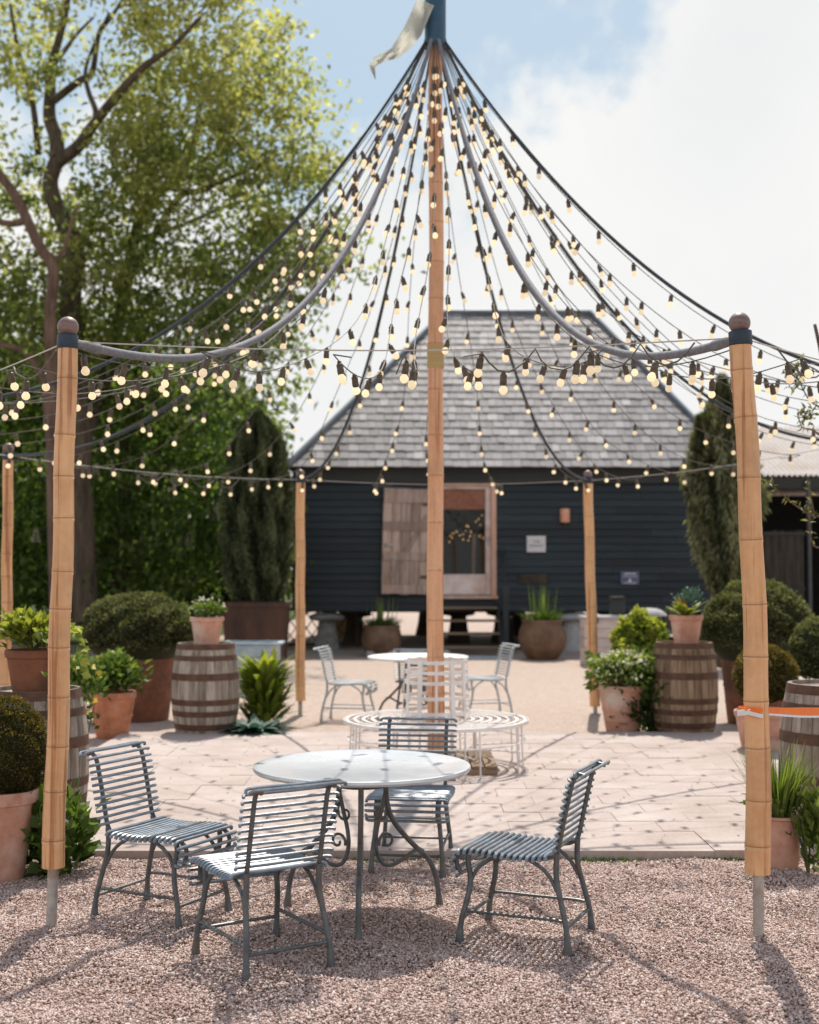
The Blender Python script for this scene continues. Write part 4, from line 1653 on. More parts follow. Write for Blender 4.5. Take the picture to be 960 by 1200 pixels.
# pale pot with rusty succulent on the brown barrel
def plant_rusty(t, h):
    ls = LS()
    n = 26
    a = rng.uniform(0, 6.28, n)
    D = np.stack([np.cos(a), np.sin(a), rng.uniform(.5, 1.8, n)], 1)
    ls.blades(np.tile([0, 0, h - .02], (n, 1)) + D * [.03, .03, 0], D, rng.uniform(.16, .28, n), rng.uniform(.05, .085, n), .25, rng.uniform(.3, 1, n), peak=.55, tipw=.15)
    ls.build('leaf_rosette', M['leaf_lime'], t)
    ls = LS()
    n = 10
    a = rng.uniform(2.4, 4.5, n)
    D = np.stack([np.cos(a) * .5, np.sin(a) * .5, rng.uniform(.8, 1.8, n)], 1)
    ls.blades(np.tile([-.03, 0, h - .02], (n, 1)), D, rng.uniform(.17, .24, n), rng.uniform(.05, .07, n), .1, rng.uniform(0, .8, n), peak=.6, tipw=.2)
    ls.build('rusty_leaf', M['leaf_rust'], t)
    ls = LS()
    bush(ls, (.05, .03, h + .05), .12, .2, 160, .05, .03, .5, clumps=8)
    ls.build('blue_foliage', M['leaf_blue'], t)
o = potted('pale terracotta pot of lime and rusty leaves standing on the brown barrel', 'potted plant', (at(804, 745, br_.y + .29).x, br_.y + .27, .88), .285, .165, .115, M['terracotta_pale'], plant_rusty, rim=.05, bands=False)
o.rotation_euler = (0, 0, 0.3)

# terracotta pot beside the lime barrel group (front of the big dark pot)
def plant_primrose(t, h):
    ls = LS()
    bush(ls, (0, 0, h), .23, .3, 900, .085, .05, .5, tb=.0, clumps=22)
    ls.build('foliage', M['leaf_green'], t)
    ls = LS()
    n = 90
    P = rdir(n, .5) * np.array([.22, .22, .2]) + np.array([0, 0, h + .17])
    ls.leaves(P, rdir(n, .4), .045, .035, rng.uniform(0, 1, n))
    ls.build('blossom', M['leaf_lime'], t)
g_ = gnd(127, 867)
potted('orange terracotta pot of cream-tinged leaves at the corner of the paving', 'potted plant', (g_.x, g_.y + .16, 0), .44, .225, .15, M['terracotta'], plant_primrose, rim=.06)

def plant_whiteflower(t, h):
    ls = LS()
    bush(ls, (0, 0, h), .23, .26, 1200, .07, .042, .5, tb=.08, clumps=26)
    n = 260
    a = rng.uniform(0, 6.28, n)
    P = np.stack([np.cos(a) * .3, np.sin(a) * .3, h + rng.uniform(-.02, .3, n)], 1) * np.array([1, 1, 1])
    ls.leaves(P, np.stack([np.cos(a), np.sin(a), rng.normal(-.2, .4, n)], 1), .09, .05, rng.uniform(.2, .9, n))
    ls.build('foliage', M['leaf_mid'], t)
    ls = LS()
    n = 240
    P = rdir(n, .3) * np.array([.3, .3, .2]) + np.array([0, 0, h + .13])
    ls.leaves(P, rdir(n, .4), .045, .04, rng.uniform(0, 1, n))
    ls.build('blossom', M['petal'], t)
    stems(t, (0, 0, h), .3, .36, 14, M['stem'])
g_ = gnd(734, 861)
potted('ribbed terracotta pot of white flowers at the corner beside the brown barrel', 'potted plant', (g_.x, g_.y + .2, 0), .47, .245, .165, M['terracotta_pale'], plant_whiteflower, rim=.06)

# pot of trailing yellow leaves on the half hidden barrel
def plant_trailing(t, h):
    ls = LS()
    bush(ls, (0, 0, h), .17, .2, 620, .06, .045, .4, tb=.05, clumps=18)
    n = 130
    a = rng.uniform(-1.2, .9, n)
    rr_ = rng.uniform(.15, .3, n)
    P = np.stack([np.cos(a) * rr_, np.sin(a) * rr_, h + .12 - rng.uniform(0, .3, n) * (rr_ > .27)], 1)
    ls.leaves(P, np.stack([np.cos(a), np.sin(a), rng.normal(-.5, .5, n)], 1), .06, .05, rng.uniform(.3, 1, n))
    ls.build('foliage', M['leaf_lime'], t)
    stems(t, (0, 0, h), .3, .2, 14, M['stem'])
o = potted('brown terracotta pot of trailing yellow-green leaves standing on the half hidden barrel', 'potted plant', (at(42, 800, 8.1).x, 8.05, .885), .255, .17, .125, M['terracotta_dark'], plant_trailing, rim=.05, bands=False)
o.rotation_euler = (0, 0, 0)

# grassy pot beside the ribbon pole
def plant_grass(t, h):
    ls = LS()
    n = 300
    a = rng.uniform(0, 6.28, n)
    D = np.stack([np.cos(a) * .3, np.sin(a) * .33, rng.uniform(.8, 1.3, n)], 1)
    P = np.stack([np.cos(a), np.sin(a), np.zeros(n)], 1) * rng.uniform(0, .09, (n, 1)) + [0, 0, h - .02]
    ls.blades(P, D, rng.uniform(.25, .52, n), rng.uniform(.008, .016, n), rng.uniform(.02, .35, n), rng.uniform(.2, 1, n), peak=.3)
    bush(ls, (.0, 0, h), .12, .12, 160, .05, .03, .5)
    ls.build('blade_tuft', M['leaf_mid'], t)
g_ = gnd(920, 1026)
potted('tan clay pot of upright grassy leaves at the foot of the ribbon pole', 'potted plant', (g_.x, g_.y + .12, 0), .3, .115, .1, M['terracotta_pale'], plant_grass, rim=.02, bands=False, belly=.012)

# big brown pots by the barn
def plant_lavender(n_, hgt):
    def f(t, h):
        ls = LS()
        n = n_
        a = rng.uniform(0, 6.28, n)
        D = np.stack([np.cos(a) * .5, np.sin(a) * .5, rng.uniform(.6, 1.3, n)], 1)
        P = np.stack([np.cos(a), np.sin(a), np.zeros(n)], 1) * rng.uniform(0, .33, (n, 1)) + [0, 0, h - .03]
        ls.blades(P, D, rng.uniform(.5, 1.0, n) * hgt, .02, rng.uniform(.1, .5, n), rng.uniform(0, .8, n))
        m = 22
        a = rng.uniform(0, 6.28, m)
        P = np.stack([np.cos(a), np.sin(a), np.zeros(m)], 1) * rng.uniform(0, .3, (m, 1)) + [0, 0, h]
        ls.blades(P, np.stack([np.cos(a) * .12, np.sin(a) * .12, np.ones(m)], 1), rng.uniform(1.2, 2.0, m) * hgt, .025, .0, rng.uniform(.6, 1, m))
        ls.build('blade_tuft', M['leaf_green'], t)
    return f
g_ = gnd(638, 774)
potted('large round brown jar planter of spiky green shoots below the white sign', 'potted plant', (g_.x, g_.y + .3, 0), .7, .36, .26, M['glaze_brown'], plant_lavender(420, .35), rim=.06, bands=False, belly=.12)
g_ = gnd(447, 770)
potted('round brown jar planter with a tuft of green below the plank door', 'potted plant', (g_.x, g_.y + .3, 0), .56, .34, .27, M['glaze_brown'], plant_lavender(380, .32), rim=.05, bands=False, belly=.07)

# topiary
def topiary(label, loc, pot, ball, mat, leafn, L, potmat, cz=None, zmin=-.45, tb=0.0):
    h, r1, r0 = pot
    t = thing('clipped_box', label, 'topiary', loc, random.uniform(0, 6), 'clipped box shrubs in pots')
    pot_mesh(t, h, r1, r0, potmat, rim=.07 if h > .4 else .05, bands=h > .5)
    ls = LS()
    rx, rz = ball
    dome_leaves(ls, (0, 0, cz if cz else h + rz * .75), rx, rx, rz, leafn, L, L * .55, zmin=zmin, tintbias=tb)
    ls.build('foliage', mat, t)
    return t
# large dome behind the barrel
Yd = 14.2
s_ = px_s(Yd)
c_ = at(162, 742, Yd)
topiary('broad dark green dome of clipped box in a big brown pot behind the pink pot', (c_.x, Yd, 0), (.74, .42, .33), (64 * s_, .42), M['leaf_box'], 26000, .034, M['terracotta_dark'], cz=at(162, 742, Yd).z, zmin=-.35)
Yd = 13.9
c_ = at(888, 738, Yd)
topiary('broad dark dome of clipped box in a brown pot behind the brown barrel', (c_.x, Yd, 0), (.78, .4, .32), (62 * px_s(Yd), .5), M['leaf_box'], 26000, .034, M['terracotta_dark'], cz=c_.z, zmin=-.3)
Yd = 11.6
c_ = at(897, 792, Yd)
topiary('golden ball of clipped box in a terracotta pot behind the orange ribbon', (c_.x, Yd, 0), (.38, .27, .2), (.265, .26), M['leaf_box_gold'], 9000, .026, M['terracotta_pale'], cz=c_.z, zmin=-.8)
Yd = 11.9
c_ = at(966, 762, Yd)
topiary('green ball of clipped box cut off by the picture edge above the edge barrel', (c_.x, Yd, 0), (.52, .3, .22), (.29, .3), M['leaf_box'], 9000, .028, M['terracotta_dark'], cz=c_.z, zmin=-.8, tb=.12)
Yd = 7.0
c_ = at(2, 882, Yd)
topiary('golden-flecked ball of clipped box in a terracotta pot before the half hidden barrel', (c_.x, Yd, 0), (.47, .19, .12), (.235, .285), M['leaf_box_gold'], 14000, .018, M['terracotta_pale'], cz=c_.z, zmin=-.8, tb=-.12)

# lime hosta with blue leaves at its foot
g_ = gnd(306, 855)
t = thing('hosta', 'lime green hosta clump growing beside the pink-potted barrel', 'plant', (g_.x, g_.y + .25, 0))
ls = LS()
n = 420
a = rng.uniform(0, 6.28, n)
hh_ = rng.uniform(.0, .55, n)
P = np.stack([np.cos(a), np.sin(a), np.zeros(n)], 1) * rng.uniform(.0, .2, (n, 1)) + np.stack([np.zeros(n), np.zeros(n), hh_], 1)
D = np.stack([np.cos(a) * .5, np.sin(a) * .5, rng.uniform(.5, 1.8, n)], 1)
ls.blades(P, D, rng.uniform(.24, .42, n), rng.uniform(.05, .09, n), rng.uniform(.15, .6, n), np.clip(rng.uniform(.0, .6, n) + hh_ * .7, 0, 1), peak=.5)
ls.build('foliage', M['leaf_lime'], t)
stems(t, (0, 0, 0), .18, .8, 16, M['stem'])
g2 = gnd(300, 862)
t = thing('blue_hosta', 'low blue-green hosta spreading at the paving edge under the lime hosta', 'plant', (g2.x, g2.y - .12, .03))
ls = LS()
n = 150
a = rng.uniform(0, 6.28, n)
P = np.stack([np.cos(a), np.sin(a), np.zeros(n)], 1) * rng.uniform(.0, .1, (n, 1))
D = np.stack([np.cos(a), np.sin(a), rng.uniform(.3, 1.2, n)], 1)
ls.blades(P, D, rng.uniform(.2, .36, n), rng.uniform(.08, .12, n), rng.uniform(.2, .6, n), rng.uniform(.0, 1, n), peak=.55)
ls.build('foliage', M['leaf_blue'], t)

# lime shrub behind the brown barrel and white flowers
g_ = gnd(772, 850)
t = thing('lime_shrub', 'yellow-green mounded shrub behind the brown barrel', 'shrub', (g_.x, g_.y + 1.0, 0))
ls = LS()
dome_leaves(ls, (0, 0, .6), .3, .36, .5, 4200, .07, .05, bump=.1, zmin=-1, tintbias=.15)
ls.build('foliage', M['leaf_lime'], t)
stems(t, (0, 0, 0), .2, .5, 10, M['trunklet'])
t = thing('dark_shrub', 'dark leafy plant filling the gap between the white flowers and the brown barrel', 'shrub', (at(764, 830, 12.9).x, 13.05, 0))
ls = LS()
bush(ls, (0, 0, 0), .24, .75, 1500, .08, .05, .4, tb=-.2, clumps=26)
ls.build('foliage', M['leaf_green'], t)
stems(t, (0, 0, 0), .2, .6, 8, M['stem'])
# shrub behind the front pole
t = thing('yellow_shrub', 'yellow flecked shrub behind the half hidden barrel', 'shrub', (at(95, 800, 9.6).x, 9.6, 0))
ls = LS()
bush(ls, (0, 0, .5), .13, .42, 650, .055, .035, .4, tb=.0, clumps=20)
ls.build('foliage', M['leaf_green'], t)
stems(t, (0, 0, 0), .15, .9, 9, M['trunklet'])
ls = LS()
P = rdir(26, .2) * np.array([.17, .17, .25]) + np.array([0.02, -.05, .72])
ls.leaves(P, rdir(26, .2), .05, .05, rng.uniform(0, 1, 26))
ls.build('blossom', M['petal_yellow'], t)
# leafy plant at the foot of the front pole
g_ = gnd(58, 1036)
t = thing('leafy_plant', 'glossy green plant with one white flower at the foot of the front pole', 'plant', (g_.x - .03, g_.y + .22, 0))
ls = LS()
bush(ls, (0, 0, 0), .17, .42, 420, .1, .07, .4, tb=.0, clumps=22)
ls.build('foliage', M['leaf_green'], t)
stems(t, (0, 0, 0), .14, .4, 12, M['stem'])
ls = LS()
fpos = at(78, 966, g_.y + .1) - Vector((g_.x - .03, g_.y + .22, 0))
ls.leaves(np.tile(np.array(fpos), (8, 1)), rdir(8, .3), .035, .03, rng.uniform(.4, 1, 8))
ls.build('blossom', M['petal'], t)
t = thing('leafy_plant', 'low leafy plant spilling beside the grassy pot at the picture edge', 'plant', (at(951, 1000, 7.0).x, 7.05, 0))
ls = LS()
bush(ls, (0.05, 0, 0), .08, .42, 240, .07, .045, .4, tb=.0, clumps=20)
ls.build('foliage', M['leaf_mid'], t)
stems(t, (0, 0, 0), .1, .45, 8, M['stem'])


# ------------------------------------------------------------------ larger planters by the barn
def plank_box(t, w_, d_, h, mat, name, rows, flare=0.0):
    m_ = MB()
    for i in range(rows):
        z0, z1 = h * i / rows, h * (i + 1) / rows
        k = 1 + flare * (z0 + z1) / 2 / h
        for s in (-1, 1):
            m_.box((0, s * d_ / 2 * k, (z0 + z1) / 2), (w_ * k, .025, z1 - z0 - .006), None, 0, random.random())
            m_.box((s * (w_ / 2 * k - .0145), 0, (z0 + z1) / 2), (.025, d_ * k - .028, z1 - z0 - .006), None, 0, random.random())
    return m_.build(name, mat, t, bevel=.003)


# rust steel planter with columnar yew
g_ = gnd(297, 776)
Yp = g_.y + .5
ty = thing('yew_planter', 'tall rust-brown square planter holding a dark columnar yew beside the barn', 'planter', (g_.x, Yp, 0))
m_ = MB()
sc_ = px_s(Yp)
wt, wb, hh = 72 * sc_, 64 * sc_, at(297, 706, Yp).z
zt = [(wb / 2, 0), (wt / 2, hh)]
def frustum(m_, b_, t_, z0, z1, inset=0):
    vs = [(-b_, -b_, z0), (b_, -b_, z0), (b_, b_, z0), (-b_, b_, z0), (-t_, -t_, z1), (t_, -t_, z1), (t_, t_, z1), (-t_, t_, z1)]
    m_.add(vs, [(0, 1, 5, 4), (1, 2, 6, 5), (2, 3, 7, 6), (3, 0, 4, 7)])
frustum(m_, wb / 2, wt / 2, 0, hh)
frustum(m_, wt / 2 + .02, wt / 2 + .02, hh - .06, hh + .01)
m_.add([(-wt / 2 - .02, -wt / 2 - .02, hh + .01), (wt / 2 + .02, -wt / 2 - .02, hh + .01), (wt / 2 + .02, wt / 2 + .02, hh + .01), (-wt / 2 - .02, wt / 2 + .02, hh + .01)], [(0, 1, 2, 3)])
m_.build('box', M['rust_steel'], ty, smooth=False, bevel=.01)
m_ = MB()
m_.lathe([(.001, hh + .03), (wt * .45, hh + .03), (wt * .46, hh + .011)], 24)
m_.build('soil', M['soil'], ty)
def column_tree(parent, z0, z1, prof, n, L, W, mat, lean=0.0, tb=0.0, vstreak=True, name='crown'):
    ls = LS()
    u = rng.beta(1.15, 1.0, n)
    a = rng.uniform(0, 2 * PI, n)
    rad = np.interp(u, [p[0] for p in prof], [p[1] for p in prof])
    ridges = 1 + .13 * np.sin(a * 7 + 3 * np.sin(u * 5)) + .08 * np.sin(a * 15 + u * 11) + .06 * np.sin(u * 31 + a * 3)
    rr_ = rad * ridges * (1 - np.abs(rng.normal(0, .12, n)))
    P = np.stack([np.cos(a) * rr_, np.sin(a) * rr_, z0 + (z1 - z0) * u], 1)
    D = np.stack([np.cos(a) * .35, np.sin(a) * .35, np.ones(n)], 1) + rng.normal(0, .28, (n, 3))
    t = np.clip(.42 + tb + 2.2 * (ridges - 1) * 1.2 + rng.normal(0, .2, n), 0, 1)
    ls.leaves(P, D, L, W, t)
    # dark core
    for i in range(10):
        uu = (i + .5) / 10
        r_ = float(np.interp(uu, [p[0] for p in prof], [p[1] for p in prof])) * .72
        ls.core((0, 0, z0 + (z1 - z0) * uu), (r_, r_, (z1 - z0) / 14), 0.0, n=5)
    return ls.build(name, mat, parent)
ztop = at(297, 505, Yp).z
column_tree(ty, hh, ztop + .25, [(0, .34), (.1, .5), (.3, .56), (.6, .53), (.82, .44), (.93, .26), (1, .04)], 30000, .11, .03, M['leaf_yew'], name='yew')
m_ = MB()
for (dx, dy, h_) in ((-.22, .0, -.1), (.16, .05, .12), (.33, -.1, -.35), (-.05, -.1, .0)):
    pass
# blue-grey trough behind the hosta
Yt = 17.2
t = thing('blue_trough', 'pale blue painted wooden trough behind the lime hosta', 'trough', (at(297, 770, Yt).x, Yt, 0))
ht = at(297, 752, Yt).z
plank_box(t, .66, .45, ht - .03, M['blue_paint'], 'box', 4)
m_ = MB()
for s in (-1, 1):
    m_.box((0, s * .235, ht - .014), (.78, .07, .028))
    m_.box((s * .352, 0, ht - .014), (.07, .395, .028))
m_.build('rim', M['blue_paint'], t, bevel=.004)
m_ = MB()
m_.box((0, 0, ht - .06), (.6, .42, .04))
m_.build('soil', M['soil'], t)

# whitewashed planter chest
Yw = 21.6
t = thing('whitewashed_chest', 'whitewashed planked chest with grey lid against the barn wall', 'chest', (at(722, 770, Yw).x, Yw + .35, 0))
hw = at(722, 726, Yw).z
plank_box(t, 72 * px_s(Yw), .6, hw, M['whitewash'], 'box', 5)
m_ = MB()
m_.box((0, 0, hw + .025), (76 * px_s(Yw), .66, .045))
m_.build('lid', M['stone_pale'], t, bevel=.006)
m_ = MB()
m_.box((-.33, -.32, hw + .06), (.06, .05, .1)); m_.box((-.33, -.335, hw - .02), (.09, .02, .08))
m_.build('latch', M['dark_timber'], t, bevel=.004)
zz = hw + .05
t = thing('black_box', 'black box standing on the lid of the whitewashed chest', 'box', (at(727, 724, Yw).x, Yw + .3, zz + .001))
m_ = MB()
m_.box((0, 0, .14), (.24, .2, .26)); m_.build('body', M['dark_timber'], t, bevel=.01)
m_ = MB()
m_.box((0, 0, .295), (.22, .22, .045)); m_.build('lid', M['fascia'], t, bevel=.008)
t = thing('folded_cover', 'grey crumpled cover lying on the chest beside the lime shrub', 'cover', (at(764, 718, Yw).x, Yw + .3, zz + .001))
m_ = MB()
m_.lathe([(.001, .13), (.12, .12), (.2, .09), (.26, .04), (.28, .0)], 20, wob=.12)
m_.build('sheet', M['stone_pale'], t)

# ------------------------------------------------------------------ barn
Y0 = 25.5
XL, XR = -2.22, 6.15
Z0, ZE = .79, 3.52
DEP = 6.4
OX0, OX1, OZ0, OZ1 = at(511, 600, Y0).x, at(578.5, 600, Y0).x, at(540, 698, Y0).z, at(540, 569, Y0).z
barn = thing('black_barn', 'black weatherboarded granary raised on staddle stones under a hipped slate roof', 'barn', ((XL + XR) / 2, Y0, 0))
BO = Vector(((XL + XR) / 2, Y0, 0))
m_ = MB()
rb_ = random.Random(9)
nrow = 19
bh = (ZE - Z0) / nrow
for i in range(nrow):
    z0, z1 = Z0 + bh * i, Z0 + bh * (i + 1)
    zc = (z0 + z1) / 2
    spans = [(XL, XR)]
    if z1 > OZ0 + .02 and z0 < OZ1 - .02: spans = [(XL, OX0 - .05), (OX1 + .05, XR)]
    for (a0, a1) in spans:
        x = a0
        while x < a1 - .01:
            l = rb_.uniform(1.6, 3.6)
            x1 = min(x + l, a1)
            if a1 - x1 < .5: x1 = a1
            rot = Matrix.Rotation(R(-12 + rb_.uniform(-2.5, 2.5)), 3, 'X') @ Matrix.Rotation(rb_.uniform(-.004, .004), 3, 'Y')
            m_.box(Vector(((x + x1) / 2, Y0 - .012 + rb_.uniform(-.004, .004), zc)) - BO, (x1 - x - .004, .022, bh * 1.13), rot, 0, rb_.random())
            x = x1
m_.build('front_wall', M['clad'], barn, smooth=False)
for nm, xx, sg in (('end_wall', XL, 1), ('end_wall', XR, -1)):
    m_ = MB()
    for i in range(nrow):
        zc = Z0 + bh * (i + .5)
        rot = Matrix.Rotation(R(-8) * sg * -1, 3, 'Y')
        m_.box(Vector((xx + .012 * sg, Y0 + .02 + DEP / 2, zc)) - BO, (.022, DEP - .04, bh * 1.13), rot, 0, rb_.random())
    m_.build(nm, M['clad'], barn, smooth=False)
m_ = MB()
m_.box(Vector(((XL + XR) / 2, Y0 + DEP, (Z0 + ZE) / 2)) - BO, (XR - XL, .04, ZE - Z0))
m_.build('back_wall', M['clad'], barn, smooth=False)
m_ = MB()
m_.box(Vector(((XL + XR) / 2, Y0 + DEP / 2, Z0 + .02)) - BO, (XR - XL - .1, DEP - .1, .12))
m_.build('floor_deck', M['dark_timber'], barn, smooth=False)
m_ = MB()
m_.box(Vector(((XL + XR) / 2, Y0 - .06, ZE - .09)) - BO, (XR - XL + .1, .05, .36))
m_.build('eave_board', M['fascia'], barn, bevel=.006)
m_ = MB()
for xx in (XL + .01, XR - .01): m_.box(Vector((xx, Y0 - .04, (Z0 + ZE) / 2)) - BO, (.12, .05, ZE - Z0))
m_.build('corner_board', M['fascia'], barn, bevel=.006)
# roof: slate courses, one mesh per slope
EY, ZEV = Y0 - .35, ZE + .02
EXL, EXR = at(335, 548, EY).x, at(868, 548, EY).x
EYB = Y0 + DEP + .35
RY = (EY + EYB) / 2
RXL, RXR = at(521, 367, RY).x, at(692, 367, RY).x
ZR = at(600, 367, RY).z
def slope(name, e0, e1, r0, r1, seed):
    """courses from the eave line e0-e1 up to the ridge line r0-r1"""
    m_ = MB()
    r_ = random.Random(seed)
    nc = 22
    e0, e1, r0, r1 = (Vector(p) for p in (e0, e1, r0, r1))
    nrm = (e1 - e0).cross(r0 - e0).normalized()
    if nrm.z < 0: nrm = -nrm
    for i in range(nc):
        u0, u1 = i / nc, (i + 1.12) / nc
        u1 = min(u1, 1.0)
        a0, a1 = e0.lerp(r0, u0), e1.lerp(r1, u0)
        b0, b1 = e0.lerp(r0, u1), e1.lerp(r1, u1)
        L = (a1 - a0).length
        if L < .05: continue
        s = -r_.uniform(0, .2)
        while s < L:
            w_ = r_.uniform(.13, .21)
            s0, s1 = max(0, s) / L, min(L, s + w_) / L
            if s1 - s0 > .004:
                g = .004 / L
                dz = r_.uniform(.0, .008)
                jit = (b0 - a0) * r_.uniform(-.05, .05)
                lo, hi = nrm * (.016 + dz), nrm * (.004 + dz * .3)
                # keep vertical joints: project slate edges straight up the slope
                up = (r0 - e0) - (e1 - e0) * ((r0 - e0).dot(e1 - e0) / (e1 - e0).length_squared)
                up = up * (u1 - u0)
                p0, p1 = a0.lerp(a1, s0 + g), a0.lerp(a1, s1 - g)
                q0, q1 = p0 + up, p1 + up
                tx0 = (q0 - b0).dot((b1 - b0).normalized()) if (b1 - b0).length > 1e-4 else 0
                tx1 = (q1 - b0).dot((b1 - b0).normalized()) if (b1 - b0).length > 1e-4 else 0
                Lb = (b1 - b0).length
                if tx0 < 0: q0 = b0.copy()
                if tx1 < 0: q1 = b0.copy()
                if tx0 > Lb: q0 = b1.copy()
                if tx1 > Lb: q1 = b1.copy()
                t = min(1, max(0, r_.gauss(.48, .23)))
                m_.add([p0 + lo + jit, p1 + lo + jit, q1 + hi, q0 + hi, p0 + nrm * .001 + jit, p1 + nrm * .001 + jit], [(0, 1, 2, 3), (4, 5, 1, 0)], 0, t)
            s += w_
    # sarking below
    m_.add([e0, e1, r1, r0], [(0, 1, 2, 3)], 0, 0.0)
    return m_
def V3(x, y, z): return Vector((x, y, z)) - BO
roofs = [((EXL, EY, ZEV), (EXR, EY, ZEV), (RXL, RY, ZR), (RXR, RY, ZR)), ((EXR, EYB, ZEV), (EXL, EYB, ZEV), (RXR, RY, ZR), (RXL, RY, ZR)),
         ((EXL, EYB, ZEV), (EXL, EY, ZEV), (RXL, RY, ZR), (RXL, RY, ZR)), ((EXR, EY, ZEV), (EXR, EYB, ZEV), (RXR, RY, ZR), (RXR, RY, ZR))]
for i, (a, b, c, d) in enumerate(roofs):
    m_ = slope('roof', V3(*a), V3(*b), V3(*c), V3(*d), 30 + i)
    m_.build('roof_slope', M['slate'], barn, smooth=False)
M['lead'] = simple('lead', (.13, .165, .2), (.2, .24, .28), 4, .55, .2, bump=.15, bd=.003)
m_ = MB()
for a, b in (((EXL, EY, ZEV), (RXL, RY, ZR)), ((EXR, EY, ZEV), (RXR, RY, ZR)), ((EXL, EYB, ZEV), (RXL, RY, ZR)), ((EXR, EYB, ZEV), (RXR, RY, ZR)), ((RXL, RY, ZR), (RXR, RY, ZR))):
    m_.tube([V3(*a) + Vector((0, 0, .03)), V3(*b) + Vector((0, 0, .03))], .052, 10)
m_.build('hip_capping', M['lead'], barn)
# staddle stones and posts under it
def staddle(x, y, mat, capm):
    m_ = MB()
    p = Vector((x, y, 0)) - BO
    m_.lathe([(.27, -.02), (.26, .03), (.2, .3), (.165, .575), (.001, .58)], 20, p)
    m_.build('staddle_base', mat, barn)
    m_ = MB()
    m_.lathe([(.001, .572), (.2, .574), (.33, .6), (.36, .64), (.33, .69), (.2, .735), (.001, .74)], 24, p)
    m_.build('staddle_cap', capm, barn)
sx_ = at(381, 760, 25.2).x
staddle(sx_, 25.75, M['stone'], M['stone'])
staddle(at(415, 755, 27.2).x, 27.6, M['brown_post'], M['brown_post'])
staddle(at(672, 755, 25.7).x, 25.75, M['stone_pale'], M['stone_pale'])
for (x, y) in ((1.05, 28.2), (2.0, 28.2), (3.2, 28.2), (5.8, 25.8), (-1.9, 31.4), (.4, 31.4), (2.6, 31.4), (5.8, 31.4), (4.4, 28.4)):
    staddle(x, y, M['brown_post'], M['brown_post'])
# plank door, swung out on its hinge
hx = OX0 - .02
dl = at(444, 640, Y0 - .2).x - hx
pd = bpy.data.objects.new('plank_door', None)
W_ = abs(dl)
dz0, dz1 = at(450, 698, Y0 - .2).z, at(444, 573, Y0 - .2).z
m_ = MB()
npl = 6
for i in range(npl):
    x0 = -W_ * (i + 1) / npl
    zoff = random.uniform(-.02, .03)
    for (za, zb_) in ((dz0 + zoff, dz0 + (dz1 - dz0) * .36), (dz0 + (dz1 - dz0) * .36, dz0 + (dz1 - dz0) * .63), (dz0 + (dz1 - dz0) * .63, dz1)):
        m_.box((x0 + W_ / npl / 2, 0, (za + zb_) / 2), (W_ / npl - .008, .03, zb_ - za - .006), None, 0, random.random())
for (z, hgt) in ((dz0 + .1, .17), (dz0 + (dz1 - dz0) * .36, .16), (dz0 + (dz1 - dz0) * .64, .17), (dz1 - .15, .26)):
    m_.box((-W_ / 2, -.028, z), (W_ - .03, .024, hgt), Matrix.Rotation(random.uniform(-.01, .01), 3, 'Y'), 0, random.random())
m_.add([(-W_ + .1, -.03, dz0 + .3), (-W_ + .24, -.03, dz0 + .3), (-.15, -.03, dz1 - .5), (-.28, -.03, dz1 - .5)], [(0, 1, 2, 3)], 0, .2)
door = m_.build('plank_door', M['weathered'], barn, smooth=False, bevel=.003)
door.location = Vector((hx, Y0 - .06, 0)) - BO
door.rotation_euler = (0, R(1.6), R(7))
bpy.data.objects.remove(pd)
m_ = MB()
for z in (dz0 + .35, dz1 - .3): m_.box((-.16, -.045, z), (.34, .008, .05))
m_.build('hinge', M['hoop'], door)
m_ = MB()
m_.box((-W_ + .12, -.05, dz0 + .95), (.16, .02, .05))
m_.tube([(-W_ + .06, -.05, dz0 + .98), (-W_ + .06, -.1, dz0 + .95), (-W_ + .06, -.05, dz0 + .92)], .008, 6)
m_.build('latch', M['stone_pale'], door)
# frame
m_ = MB()
zc = (OZ0 + OZ1) / 2
for xx in (OX0 - .025, OX1 - .0): m_.box(Vector((xx, Y0 + .02, zc)) - BO, (.1, .16, OZ1 - OZ0), None)
m_.box(Vector(((OX0 + OX1) / 2, Y0 + .02, OZ1 + .03)) - BO, (OX1 - OX0 + .15, .16, .06))
m_.box(Vector(((OX0 + OX1) / 2, Y0 - .01, OZ0 - .03)) - BO, (OX1 - OX0 + .15, .24, .06))
m_.build('door_frame', M['frame_wood'], barn, bevel=.006)
# glazed door inside the frame
gx0, gx1 = OX0 + .03, OX1 - .055
gz0, gz1 = OZ0 + .005, OZ1 - .005
m_ = MB()
gy = Y0 + .05
st = .1
m_.box(Vector((gx0 + st / 2, gy, (gz0 + gz1) / 2)) - BO, (st, .045, gz1 - gz0))
m_.box(Vector((gx1 - st / 2, gy, (gz0 + gz1) / 2)) - BO, (st, .045, gz1 - gz0))
zr = at(545, 673, gy).z
m_.box(Vector(((gx0 + gx1) / 2, gy, (gz0 + zr) / 2)) - BO, (gx1 - gx0 - 2 * st - .004, .04, zr - gz0))
m_.box(Vector(((gx0 + gx1) / 2, gy, gz1 - .03)) - BO, (gx1 - gx0 - 2 * st - .004, .04, .06))
gd = m_.build('glazed_door', M['frame_white'], barn, bevel=.005)
m_ = MB()
m_.add([Vector((gx0 + st, gy + .004, zr)) - BO, Vector((gx1 - st, gy + .004, zr)) - BO, Vector((gx1 - st, gy + .004, gz1 - .06)) - BO, Vector((gx0 + st, gy + .004, gz1 - .06)) - BO], [(0, 1, 2, 3)])
m_.build('pane', M['glass'], gd, smooth=False)
m_ = MB()
m_.box(Vector((gx1 - .05, gy - .03, gz0 + 1.05)) - BO, (.035, .012, .2))
